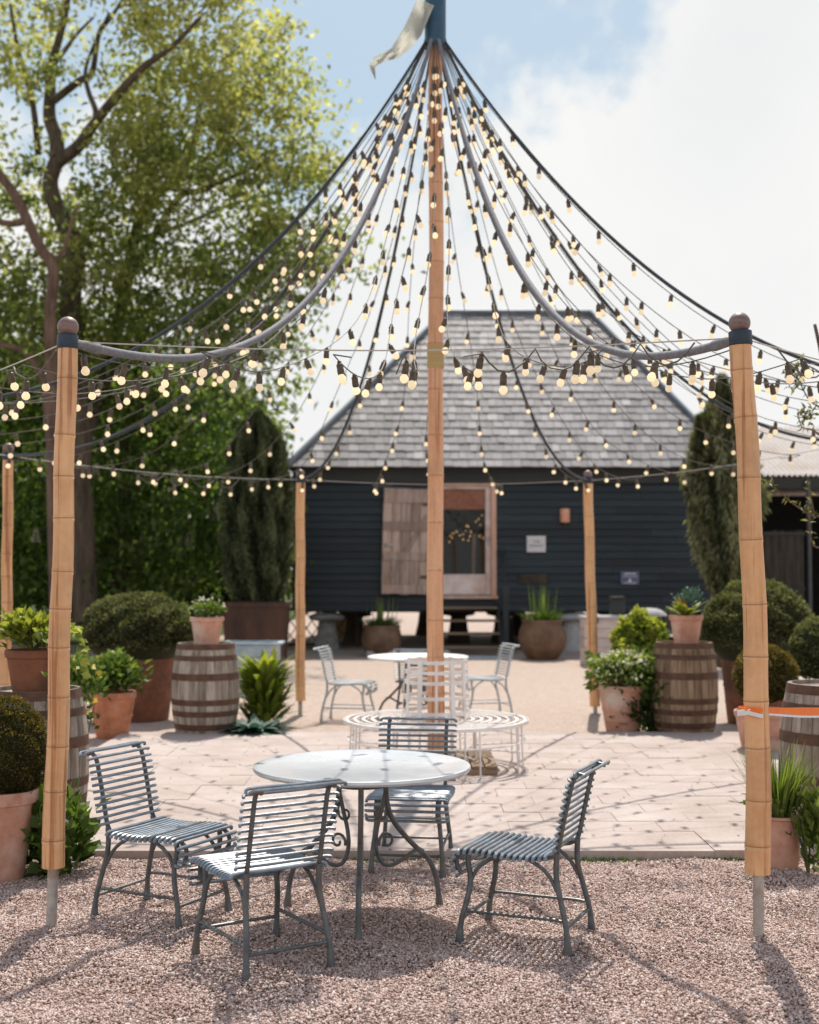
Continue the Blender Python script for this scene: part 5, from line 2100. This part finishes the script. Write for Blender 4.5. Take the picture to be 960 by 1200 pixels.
m_.tube([Vector((gx1 - .05, gy - .04, gz0 + 1.08)) - BO, Vector((gx1 - .05, gy - .08, gz0 + 1.08)) - BO, Vector((gx1 - .14, gy - .085, gz0 + 1.08)) - BO], .009, 8)
m_.build('handle', M['stone_pale'], gd)
# dark room behind the glass
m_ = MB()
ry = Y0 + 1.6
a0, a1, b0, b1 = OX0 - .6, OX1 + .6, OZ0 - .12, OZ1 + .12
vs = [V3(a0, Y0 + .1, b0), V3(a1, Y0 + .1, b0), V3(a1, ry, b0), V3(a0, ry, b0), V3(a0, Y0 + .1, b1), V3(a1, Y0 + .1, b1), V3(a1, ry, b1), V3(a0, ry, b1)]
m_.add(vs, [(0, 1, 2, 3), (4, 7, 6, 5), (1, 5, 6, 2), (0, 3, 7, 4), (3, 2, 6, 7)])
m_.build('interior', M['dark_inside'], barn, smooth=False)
# red tile-like strip added behind the pane, standing in for a roof's reflection
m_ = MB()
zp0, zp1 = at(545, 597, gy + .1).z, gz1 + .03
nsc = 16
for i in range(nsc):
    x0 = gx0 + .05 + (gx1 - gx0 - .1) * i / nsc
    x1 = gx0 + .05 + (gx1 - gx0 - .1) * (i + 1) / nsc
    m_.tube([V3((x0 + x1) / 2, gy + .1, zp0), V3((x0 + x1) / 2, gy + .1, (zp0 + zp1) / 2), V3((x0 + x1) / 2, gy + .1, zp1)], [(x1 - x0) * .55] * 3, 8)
m_.build('roof_reflection', M['roof_reflection'], barn)
# lamps and post added inside in place of reflections in the glass
t = thing('reflected_lights', 'little amber bulbs added behind the barn door glass in place of reflected lights', 'string light', (at(545, 625, Y0 + .7).x, Y0 + .7, at(545, 625, Y0 + .7).z))
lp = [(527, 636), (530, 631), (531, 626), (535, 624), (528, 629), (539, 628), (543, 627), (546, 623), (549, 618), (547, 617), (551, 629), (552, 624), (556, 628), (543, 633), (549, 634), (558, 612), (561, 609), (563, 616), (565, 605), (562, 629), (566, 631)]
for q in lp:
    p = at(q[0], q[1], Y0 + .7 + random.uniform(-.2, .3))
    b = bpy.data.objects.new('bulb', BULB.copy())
    b.data.materials[0] = M['bulb_reflection']
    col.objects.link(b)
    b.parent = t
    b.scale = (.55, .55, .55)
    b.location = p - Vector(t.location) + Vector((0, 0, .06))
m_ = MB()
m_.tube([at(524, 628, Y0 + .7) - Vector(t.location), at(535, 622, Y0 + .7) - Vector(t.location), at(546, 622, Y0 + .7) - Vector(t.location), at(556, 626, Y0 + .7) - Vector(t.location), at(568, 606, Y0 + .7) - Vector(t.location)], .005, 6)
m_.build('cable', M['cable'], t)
t = thing('reflected_pole', 'pale wooden post added behind the door glass in place of a reflected pole', 'post', (at(555, 673, Y0 + .9).x, Y0 + .9, OZ0 - .115))
m_ = MB()
h_ = at(555, 628, Y0 + .9).z - OZ0 + .1
m_.tube([(0, 0, 0), (.0, 0, h_ * .5), (.02, 0, h_)], [.045, .042, .04], 10)
m_.build('shaft', M['pole_reflection'], t)
m_ = MB()
m_.sphere((.02, 0, h_ + .03), .045)
m_.build('finial', M['pole_reflection'], t)

# steps with newel post
t = thing('timber_steps', 'dark timber steps with a newel post rising to the barn door', 'steps', ((OX0 + OX1) / 2, Y0, 0))
for i, (py, dy) in enumerate(((757, .95), (741, .68), (726, .42), (711, .16))):
    z = at(545, py, Y0 - dy).z
    m_ = MB()
    m_.box((0, -dy - .05, z - .02), (OX1 - OX0 + .1, .27, .04))
    m_.build('tread', M['pallet'], t, bevel=.006)
m_ = MB()
for s in (-1, 1):
    xx = s * ((OX1 - OX0) / 2 + .075)
    m_.bar((xx, -1.15, .08), (xx, -.04, .86), .05, .2, up=(0, 0, 1))
m_.build('stringer', M['dark_timber'], t, bevel=.006)
for s, z1 in ((1, at(580, 685, Y0 - 1.0).z),):
    m_ = MB()
    xx = s * ((OX1 - OX0) / 2 + .16)
    m_.box((xx, -1.0, z1 / 2), (.11, .11, z1))
    m_.box((xx, -1.0, z1 + .02), (.14, .14, .04))
    m_.build('newel_post', M['dark_timber'], t, bevel=.008)
m_ = MB()
m_.bar((((OX1 - OX0) / 2 + .16), -.95, at(580, 685, Y0 - 1.0).z - .1), (((OX1 - OX0) / 2 + .16), -.05, 1.95), .06, .08)
m_.build('handrail', M['dark_timber'], t, bevel=.006)
# slab at the bottom of the steps, mat
p = gnd(471, 757)
t = MB()
t.box((0, 0, .05), (1.5, .45, .1))
o = t.build('step_slab', M['stone_pale'], bevel=.012)
o.location = (at(478, 757, 24.1).x, 24.1, 0.005)
tag(o, 'pale flat stone slab lying at the foot of the barn steps', 'slab')
t = MB()
t.box((0, 0, .02), (.62, .4, .03))
o = t.build('door_mat', M['blue_paint'], bevel=.008)
o.location = (gnd(569, 773).x, gnd(569, 773).y + .15, 0)
tag(o, 'flat blue-grey mat lying on the ground beside the barn steps', 'mat')
# yellow board leaning under the barn
t = MB()
t.box((0, 0, .27), (.36, .05, .54))
o = t.build('yellow_board', M['yellow_board'], bevel=.008)
o.location = (at(401, 738, 29.5).x, 29.5, .02)
o.rotation_euler = (R(-8), R(4), 0)
tag(o, 'yellow-brown board propped behind the staddle stone under the barn', 'board')
# pale trellis at the barn corner
Yl = 27.0
t = thing('trellis_fence', 'low criss-cross timber fence at the barn corner behind the far pole', 'fence', (at(350, 750, Yl).x, Yl, 0))
m_ = MB()
for i in range(7):
    x = -.75 + .22 * i
    m_.bar((x, 0, .02), (x + .5, 0, .72), .018, .022)
    m_.bar((x + .5, .02, .02), (x, .02, .72), .018, .022)
m_.build('lattice', M['brown_post'], t)
for x in (-.8, 1.2):
    m_ = MB()
    m_.box((x, .01, .4), (.06, .06, .8)); m_.build('post', M['brown_post'], t, bevel=.005)
m_ = MB()
m_.box((.2, .01, .75), (2.06, .04, .05)); m_.box((.2, .01, .04), (1.94, .04, .05)); m_.build('rail', M['brown_post'], t, bevel=.004)

# signs and lamp on the wall
def txt(s, size, mat, parent, loc, name='lettering'):
    c_ = bpy.data.curves.new(name, 'FONT')
    c_.body = s
    c_.size = size
    c_.align_x = 'CENTER'
    c_.align_y = 'CENTER'
    c_.extrude = .001
    c_.materials.append(mat)
    tmp = bpy.data.objects.new(name, c_)
    me_ = bpy.data.meshes.new_from_object(tmp)
    bpy.data.objects.remove(tmp)
    o_ = bpy.data.objects.new(name, me_)
    col.objects.link(o_)
    adopt(o_, parent)
    o_.location = loc
    o_.rotation_euler = (PI / 2, 0, 0)
    return o_
ys = Y0 - .055
def sign(label, px0, py0, px1, py1, mat):
    a_, b_ = at(px0, py1, ys), at(px1, py0, ys)
    t = thing('wall_sign', label, 'sign', ((a_.x + b_.x) / 2, ys, (a_.z + b_.z) / 2))
    m_ = MB()
    m_.box((0, 0, 0), (b_.x - a_.x, .016, b_.z - a_.z))
    m_.build('plate', mat, t, bevel=.002)
    return t, b_.x - a_.x, b_.z - a_.z
t, w_, h_ = sign('small white sign with two short lines of lettering on the black barn wall', 617.5, 628, 639.5, 647, M['sign_white'])
txt('THE', .075, M['sign_ink'], t, (0, -.0105, .04))
txt('GRANARY', .062, M['sign_ink'], t, (0, -.0105, -.035))
t, w_, h_ = sign('small navy sign with a white warning triangle on the black barn wall', 727.5, 669.5, 749, 685, M['sign_navy'])
m_ = MB()
m_.box((0, -.0105, h_ * .32), (w_ * .62, .003, .022)); m_.box((0, -.0105, h_ * .12), (w_ * .8, .003, .01)); m_.box((0, -.0105, -h_ * .38), (w_ * .7, .003, .012))
m_.add([(-.04, -.011, -.075), (.04, -.011, -.075), (0, -.011, .0)], [(0, 1, 2)])
m_.build('emblem', M['sign_pale'], t, smooth=False)
pl_ = at(662, 605, ys)
t = thing('wall_lamp', 'copper wall lamp shaped like a small shield above the white sign', 'lamp', (pl_.x, ys, pl_.z))
m_ = MB()
m_.lathe([(.001, .15), (.09, .15), (.1, .14), (.1, -.1), (.09, -.12), (.09, .13), (.001, .13)], 16)
m_.build('shade', M['copper'], t)
m_ = MB()
m_.box((0, .04, .0), (.06, .03, .2)); m_.tube([(0, 0, .1), (0, 0, -.14)], .02, 10); m_.sphere((0, -.02, -.15), .03)
m_.build('fitting', M['hoop'], t)
t = MB()
a_, b_ = at(608, 684, ys), at(643, 673, ys)
t.box((0, 0, 0), (b_.x - a_.x, .02, b_.z - a_.z)); t.box((0, -.012, .03), (b_.x - a_.x - .06, .01, .02)); t.box((0, -.012, -.03), (b_.x - a_.x - .06, .01, .02))
o = t.build('wall_vent', M['brown_post'], bevel=.003)
o.location = ((a_.x + b_.x) / 2, ys, (a_.z + b_.z) / 2)
tag(o, 'dark brown slotted board fixed low on the barn wall under the white sign', 'vent')

# annex with corrugated roof
AY = 27.2
AX0, AX1 = 6.75, 16.5
an = thing('open_shed', 'open dark shed with a pale corrugated roof beyond the cypress', 'shed', (AX0, AY, 0))
AO = Vector((AX0, AY, 0))
e_z, r_z = at(920, 557, AY - .3).z, at(920, 500, AY + 3.8).z
m_ = MB()
ncr = 90
vs, fs = [], []
for i in range(ncr * 4 + 1):
    x = AX0 - .2 + (AX1 - AX0 + .2) * i / (ncr * 4)
    b_ = .025 * math.sin(PI / 2 * i)
    vs += [Vector((x, AY - .3, e_z + b_)) - AO, Vector((x, AY + 3.8, r_z + b_)) - AO]
for i in range(ncr * 4): fs.append((2 * i, 2 * i + 2, 2 * i + 3, 2 * i + 1))
m_.add(vs, fs)
m_.add([(-.2, 3.8, r_z - .02), (AX1 - AX0, 3.8, r_z - .02), (AX1 - AX0, 7.9, e_z - .02), (-.2, 7.9, e_z - .02)], [(0, 1, 2, 3)])
m_.build('roof', M['metal_roof'], an, sharp=180)
m_ = MB()
L_ = AX1 - AX0
m_.box((L_ / 2 - .1, 7.6, e_z / 2), (L_, .1, e_z)); m_.box((0, 3.8, e_z / 2), (.1, 7.4, e_z)); m_.box((L_ - .1, 3.8, e_z / 2), (.1, 7.4, e_z))
m_.build('wall', M['dark_inside'], an, smooth=False)
m_ = MB()
m_.box((L_ / 2 - .1, -.2, e_z - .16), (L_, .06, .22)); m_.build('eave_board', M['fascia'], an, bevel=.006)
for x in (.15, 3.2, 6.4):
    m_ = MB()
    m_.box((x, -.1, (e_z - .2) / 2), (.16, .16, e_z - .2)); m_.build('post', M['dark_timber'], an, bevel=.008)
dp = at(948, 650, AY - .3).x - AX0
m_ = MB()
m_.tube([(dp, -.33, .0), (dp, -.33, e_z - .3), (dp, -.25, e_z - .1)], .05, 12); m_.build('downpipe', M['pipe'], an)
# hurdle panel
hx0, hx1 = at(893, 650, AY - .55).x, at(942, 650, AY - .55).x
hz_ = at(920, 622, AY - .55).z
t = thing('hurdle_panel', 'dark woven hurdle panel screening the open shed', 'panel', ((hx0 + hx1) / 2, AY - .55, 0))
m_ = MB()
nw = 34
for i in range(nw):
    x = (hx0 - hx1) / 2 + (hx1 - hx0) * (i + .5) / nw
    m_.tube([(x, .02 * math.sin(i * 2.1), 0.0), (x + random.uniform(-.01, .01), .01, hz_ * .5), (x, .02 * math.cos(i), hz_ + random.uniform(-.03, .02))], .016, 5, t=random.random())
m_.build('woven_rods', M['hurdle'], t)
m_ = MB()
for z in (.3, hz_ * .5, hz_ - .06): m_.box((0, -.035, z), (hx1 - hx0 + .04, .03, .06))
m_.build('rail', M['dark_timber'], t, bevel=.005)

# columnar cypress before the barn's other corner
Yc = 21.5
cy0 = at(848, 600, Yc)
t = thing('cypress', 'drooping grey-green columnar cypress before the barn corner beyond the ribbon pole', 'tree', (cy0.x, Yc, 0))
sc_ = px_s(Yc)
zlo, zhi = at(850, 700, Yc).z, at(850, 452, Yc).z
m_ = MB()
m_.tube([(0, 0, -.05), (.03, 0, 1.0), (0, 0, 2.4)], [.16, .12, .06], 10)
m_.build('trunk', M['trunklet'], t)
def cyp(parent):
    ls = LS()
    tips = [(0, 0, zlo, zhi + .1, .5, 12000), (-.33, .1, zlo + .7, at(812, 490, Yc).z, .26, 6000), (.36, 0, zlo + .7, at(884, 520, Yc).z, .28, 6000), (.17, -.25, zlo + .3, at(864, 476, Yc).z, .3, 6000),
            (-.14, -.28, zlo + .4, at(836, 500, Yc).z, .3, 6000), (-.45, -.1, zlo + 1.2, at(802, 540, Yc).z, .2, 3000), (.5, -.1, zlo + 1.2, at(895, 560, Yc).z, .2, 3000)]
    pu, pr_ = [0, .12, .35, .6, .8, .93, 1], [.25, .6, 1, .95, .6, .22, .02]
    for (dx, dy, z0, z1, rr_, n) in tips:
        u = rng.uniform(0, 1, n)
        a = rng.uniform(0, 6.283, n)
        rad = np.interp(u, pu, pr_) * rr_
        rg = 1 + .22 * np.sin(a * 4 + 4 * u + dx * 9) + .16 * np.sin(a * 9 + 9 * u) + .14 * np.sin(u * 19 + a * 3)
        q = rad * rg * (1 - np.abs(rng.normal(0, .2, n)))
        k = np.clip(u * 1.6, .35, 1)
        P = np.stack([dx * k + np.cos(a) * q, dy * k + np.sin(a) * q, z0 + (z1 - z0) * u], 1)
        D = np.stack([np.cos(a) * .35, np.sin(a) * .35, np.where(u > .75, 1.0, -.9)], 1) + rng.normal(0, .3, (n, 3))
        ls.leaves(P, D, .13, .03, np.clip(.38 + 1.5 * (rg - 1) + rng.normal(0, .2, n), 0, 1))
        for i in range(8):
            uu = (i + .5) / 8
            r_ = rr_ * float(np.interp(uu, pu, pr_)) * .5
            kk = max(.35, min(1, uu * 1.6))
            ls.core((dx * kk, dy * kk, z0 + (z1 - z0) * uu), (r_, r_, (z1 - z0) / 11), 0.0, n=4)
    return ls.build('crown', M['leaf_cypress'], parent)
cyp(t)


# ------------------------------------------------------------------ trees
def limb(m_, pts, r0, r1, n=8):
    pp = arc_resample(pts, None)
    N = len(pp)
    m_.tube(pp, [r0 + (r1 - r0) * i / (N - 1) for i in range(N)], n, up=None)


def inside(poly, x, y):
    c = False
    j = len(poly) - 1
    for i in range(len(poly)):
        xi, yi = poly[i]
        xj, yj = poly[j]
        if (yi > y) != (yj > y) and x < (xj - xi) * (y - yi) / (yj - yi + 1e-9) + xi: c = not c
        j = i
    return c


YT = 24.0
big = thing('spreading_tree', 'tall spreading tree with bare forking limbs and fresh yellow-green leaves', 'tree', (at(92, 720, YT).x, YT, 0))
BT = Vector(big.location)
def PT(px, py, dy=0.0): return at(px, py, YT + dy) - BT
m_ = MB()
trunk = [(100, 728, 0), (97, 640, 0), (93, 520, 0), (88, 430, 0), (83, 372, 0), (85, 328, 0), (89, 300, 0), (78, 265, 0), (64, 237, 0), (59, 212, 0), (67, 187, 0)]
limb(m_, [PT(*p) for p in trunk], .24, .135, 12)
m_.build('trunk', M['bark'], big)
limbs = [([(67, 187, 0), (66, 162, .2), (58, 137, .4), (59, 103, .6), (58, 81, .7), (67, 53, .8), (78, 6, 1), (84, -60, 1)], .15, .05),
         ([(67, 190, 0), (91, 172, -.2), (109, 147, -.4), (137, 112, -.7), (169, 78, -1), (200, 56, -1.2), (235, 20, -1.5)], .13, .03),
         ([(109, 147, -.4), (112, 130, -.3), (104, 108, -.2), (100, 85, 0), (108, 58, .2), (128, 15, .3)], .06, .025),
         ([(60, 120, .4), (94, 94, .6), (108, 85, .8), (116, 40, 1), (131, 19, 1.1), (150, -10, 1.2)], .08, .03),
         ([(58, 81, .7), (75, 60, 1.2), (90, 40, 1.6), (110, 20, 1.8)], .06, .02),
         ([(45, 180, 1), (38, 120, 1.2), (22, 60, 1.4), (12, 5, 1.6)], .07, .03),
         ([(95, 520, 0), (130, 420, 1.5), (160, 270, 2.2), (181, 231, 2), (212, 203, 2), (231, 156, 2), (250, 131, 2), (300, 128, 1.8)], .16, .03),
         ([(231, 156, 2), (236, 120, 2.1), (262, 80, 2.2), (285, 50, 2.2)], .06, .02),
         ([(150, 330, 1.5), (206, 236, 1.3), (240, 222, 1.2), (287, 200, 1), (330, 180, .8)], .08, .025),
         ([(160, 280, 2), (210, 265, 2.5), (270, 240, 3), (330, 225, 3.2)], .06, .02),
         ([(130, 420, 1.5), (200, 380, 2.2), (270, 350, 2.6), (340, 330, 2.8)], .07, .02)]
for pts, r0, r1 in limbs:
    m_ = MB()
    limb(m_, [PT(*p) for p in pts], r0, r1, 8)
    m_.build('limb', M['bark'], big)
# second trunk, paler, in front at the edge
sec = thing('forked_tree', 'pale brown trunk leaning at the picture edge, forking above the front pole', 'tree', (at(66, 728, 22).x, 22, 0))
SO = Vector(sec.location)
m_ = MB()
limb(m_, [at(px, py, 22) - SO for px, py in ((66, 730), (63, 600), (60, 470), (59, 372), (62, 315), (47, 290), (31, 256), (15, 225), (-10, 190), (-40, 120))], .118, .07, 12)
m_.build('trunk', M['bark_pale'], sec)
for pts, r0, r1 in (([(33, 258), (12, 262), (-20, 255), (-60, 240)], .09, .05), ([(62, 560), (55, 480), (50, 445), (32, 415), (8, 405), (-30, 400)], .1, .05), ([(62, 315), (75, 290), (84, 262), (92, 240)], .06, .02)):
    m_ = MB()
    limb(m_, [at(px, py, 22) - SO for px, py in pts], r0 * .75, r1 * .75, 8)
    m_.build('limb', M['bark_pale'], sec)

rt = random.Random(21)
poly_up = [(-140, -170), (300, -170), (270, 0), (335, 30), (350, 95), (385, 135), (395, 185), (372, 240), (398, 275), (420, 300), (400, 330), (372, 330), (345, 380), (310, 420), (-140, 420)]
gaps = [(88, 92, 26, .93), (112, 70, 20, .9), (75, 140, 20, .9), (100, 118, 18, .9), (48, 165, 26, .9), (25, 150, 18, .85), (165, 195, 20, .7), (150, 30, 14, .6), (185, 280, 16, .8), (268, 290, 20, .8), (290, 200, 14, .6), (215, 60, 14, .5), (255, 240, 16, .7), (330, 340, 18, .8), (350, 300, 14, .6), (320, 120, 12, .5), (230, 340, 14, .7)]
cl_ = []
while len(cl_) < 520:
    px, py = rt.uniform(-140, 430), rt.uniform(-170, 420)
    if not inside(poly_up, px, py): continue
    if any(math.hypot(px - gx, py - gy_) < gr_ and rt.random() < p for gx, gy_, gr_, p in gaps): continue
    if py < 220 and px < 150 and rt.random() < .72: continue
    cl_.append((px, py, YT + rt.uniform(-1.6, 2.6)))
ls = LS()
ls2 = LS()
m_tw = MB()
for (px, py, Y) in cl_:
    c = at(px, py, Y) - BT
    n = int(rt.uniform(50, 120))
    sg = rt.uniform(.14, .34)
    P = np.array(c) + rng.normal(0, 1, (n, 3)) * np.array([sg * 1.25, sg * 1.25, sg * .65])
    D = rng.normal(0, 1, (n, 3)) + np.array([0, 0, -.25])
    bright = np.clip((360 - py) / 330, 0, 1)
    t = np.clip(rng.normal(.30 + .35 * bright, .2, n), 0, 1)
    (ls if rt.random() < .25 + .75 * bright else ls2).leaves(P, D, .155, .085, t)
    if rt.random() < .3:
        e = c + Vector((rt.uniform(-.5, .5), rt.uniform(-.4, .4), rt.uniform(-.6, .0)))
        m_tw.tube([e, c.lerp(e, .4) + Vector((rt.uniform(-.08, .08), 0, .05)), c, c + (c - e) * .4], [.016, .012, .009, .004], 4)
m_tw.build('twigs', M['bark'], big)['kind'] = 'stuff'
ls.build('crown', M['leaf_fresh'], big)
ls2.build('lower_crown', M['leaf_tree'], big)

# dark horse chestnut with white candles
YC = 27.0
nut = thing('chestnut_tree', 'dark horse chestnut with pale flower candles behind the far pole and yew', 'tree', (at(150, 720, YC).x, YC, 0))
NO = Vector(nut.location)
m_ = MB()
limb(m_, [at(px, py, YC) - NO for px, py in ((150, 726), (148, 650), (152, 560), (160, 470), (170, 400))], .35, .12, 12)
m_.build('trunk', M['bark'], nut)
poly_lo = [(-160, 360), (330, 360), (345, 420), (325, 450), (345, 470), (322, 500), (330, 560), (335, 640), (325, 700), (230, 690), (120, 706), (60, 690), (20, 712), (-160, 720)]
lsd, lsm = LS(), LS()
k = 0
while k < 620:
    px, py = rt.uniform(-160, 350), rt.uniform(350, 725)
    if not inside(poly_lo, px, py): continue
    if 250 < px and 470 < py < 560 and rt.random() < .5: continue
    if py < 470 and px > 180 and rt.random() < .75: continue
    if py < 430 and rt.random() < .4: continue
    Y = YC + rt.uniform(-2.5, 3.2)
    c = at(px, py, Y) - NO
    n = int(rt.uniform(40, 85))
    sg = rt.uniform(.25, .5)
    P = np.array(c) + rng.normal(0, 1, (n, 3)) * np.array([sg, sg, sg * .5])
    D = rng.normal(0, 1, (n, 3)) + np.array([0, 0, -.8])
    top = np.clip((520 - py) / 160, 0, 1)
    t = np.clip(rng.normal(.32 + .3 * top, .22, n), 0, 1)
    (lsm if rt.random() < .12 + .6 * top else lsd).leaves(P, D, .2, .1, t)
    k += 1
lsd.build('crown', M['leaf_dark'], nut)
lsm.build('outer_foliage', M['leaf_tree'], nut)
for (px, py) in ((42, 636), (205, 566), (253, 610), (262, 580), (222, 640), (112, 560)):
    ls = LS()
    n = 170
    u = rng.uniform(0, 1, n)
    a = rng.uniform(0, 6.28, n)
    r_ = .06 * (1 - u * .8)
    c = at(px, py, YC - 2.5) - NO
    P = np.array(c) + np.stack([np.cos(a) * r_, np.sin(a) * r_, u * .26], 1)
    ls.leaves(P, np.stack([np.cos(a), np.sin(a), np.full(n, .4)], 1), .035, .03, rng.uniform(0, 1, n))
    ls.build('flower_candle', M['petal'], nut)
# pale green sapling glimpsed beside the yew
t = thing('pale_tree', 'small pale green tree lit up behind the columnar yew', 'tree', (at(308, 700, 30).x, 30, 0))
m_ = MB()
m_.tube([(0, 0, -.05), (.05, 0, 2), (0, 0, 3.4)], [.09, .06, .03], 8)
m_.build('trunk', M['bark'], t)
ls = LS()
for i in range(40):
    c = at(rt.uniform(292, 328), rt.uniform(500, 640), 30 + rt.uniform(-.6, .6)) - Vector(t.location)
    n = 60
    ls.leaves(np.array(c) + rng.normal(0, .14, (n, 3)), rdir(n), .11, .06, np.clip(rng.normal(.6, .2, n), 0, 1))
ls.build('crown', M['leaf_fresh'], t)

# mass of far trees closing the view
def treeline(name, label, x0, x1, y0, y1, h0, h1, n, seed, mat, L):
    ls = LS()
    r_ = random.Random(seed)
    for i in range(n):
        x, y = r_.uniform(x0, x1), r_.uniform(y0, y1)
        h = r_.uniform(h0, h1)
        rr_ = r_.uniform(1.4, 2.6)
        m = 260
        d = rdir(m)
        P = np.array([x, y, h * .5]) + d * np.array([rr_, rr_, h * .52]) * rng.uniform(.75, 1.05, (m, 1))
        P[:, 2] = np.abs(P[:, 2])
        ls.leaves(P, rdir(m, -.3), L, L * .55, np.clip(.3 + .3 * d[:, 2] + rng.normal(0, .2, m), 0, 1))
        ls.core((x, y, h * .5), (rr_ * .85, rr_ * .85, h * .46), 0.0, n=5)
    tag(ls.build(name, mat), label, 'trees', kind='stuff')
treeline('far_woodland', 'dark woodland mass behind the chestnut', -27, -4.6, 37, 45, 4.5, 9.5, 60, 3, M['leaf_hedge'], .42)
treeline('distant_treeline', 'low distant treeline closing the horizon', -160, 160, 130, 160, 3.5, 6.5, 190, 4, M['leaf_hedge'], .8)

# olive sapling reaching in at the picture edge
YO = 9.4
t = thing('olive_sapling', 'sparse olive sapling reaching its twigs in from the picture edge', 'sapling', (at(1010, 700, YO).x, YO, 0))
OO = Vector(t.location)
m_ = MB()
limb(m_, [at(px, py, YO) - OO for px, py in ((1010, 1000), (1006, 800), (985, 640), (975, 520), (965, 430), (955, 380))], .03, .012, 8)
m_.build('trunk', M['bark_pale'], t)
m_ = MB()
br = [[(980, 600), (955, 605), (930, 590), (912, 575), (900, 566)], [(955, 605), (950, 580), (945, 555)], [(978, 640), (955, 640), (948, 610), (946, 590)], [(970, 480), (950, 470), (935, 445), (920, 432)], [(966, 440), (950, 430), (930, 428), (925, 455)], [(975, 520), (955, 505), (940, 500), (935, 480)]]
for b in br: limb(m_, [at(px, py, YO) - OO for px, py in b], .007, .003, 5)
m_.build('twigs', M['bark_pale'], t)
ls = LS()
for b in br:
    for i in range(len(b) - 1):
        for k in range(8):
            u = rt.random()
            p = np.array(at(b[i][0] * (1 - u) + b[i + 1][0] * u, b[i][1] * (1 - u) + b[i + 1][1] * u, YO) - OO)
            ls.leaves([p], rdir(1), .055, .016, [rt.random()])
for (px, py) in ((930, 430), (926, 436), (935, 440), (932, 447), (945, 480), (948, 490), (940, 486)):
    p = np.array(at(px, py, YO) - OO)
    ls.leaves(np.tile(p, (14, 1)) + rng.normal(0, .025, (14, 3)), rdir(14), .06, .022, rng.uniform(0, 1, 14))
ls.build('foliage', M['leaf_olive'], t)
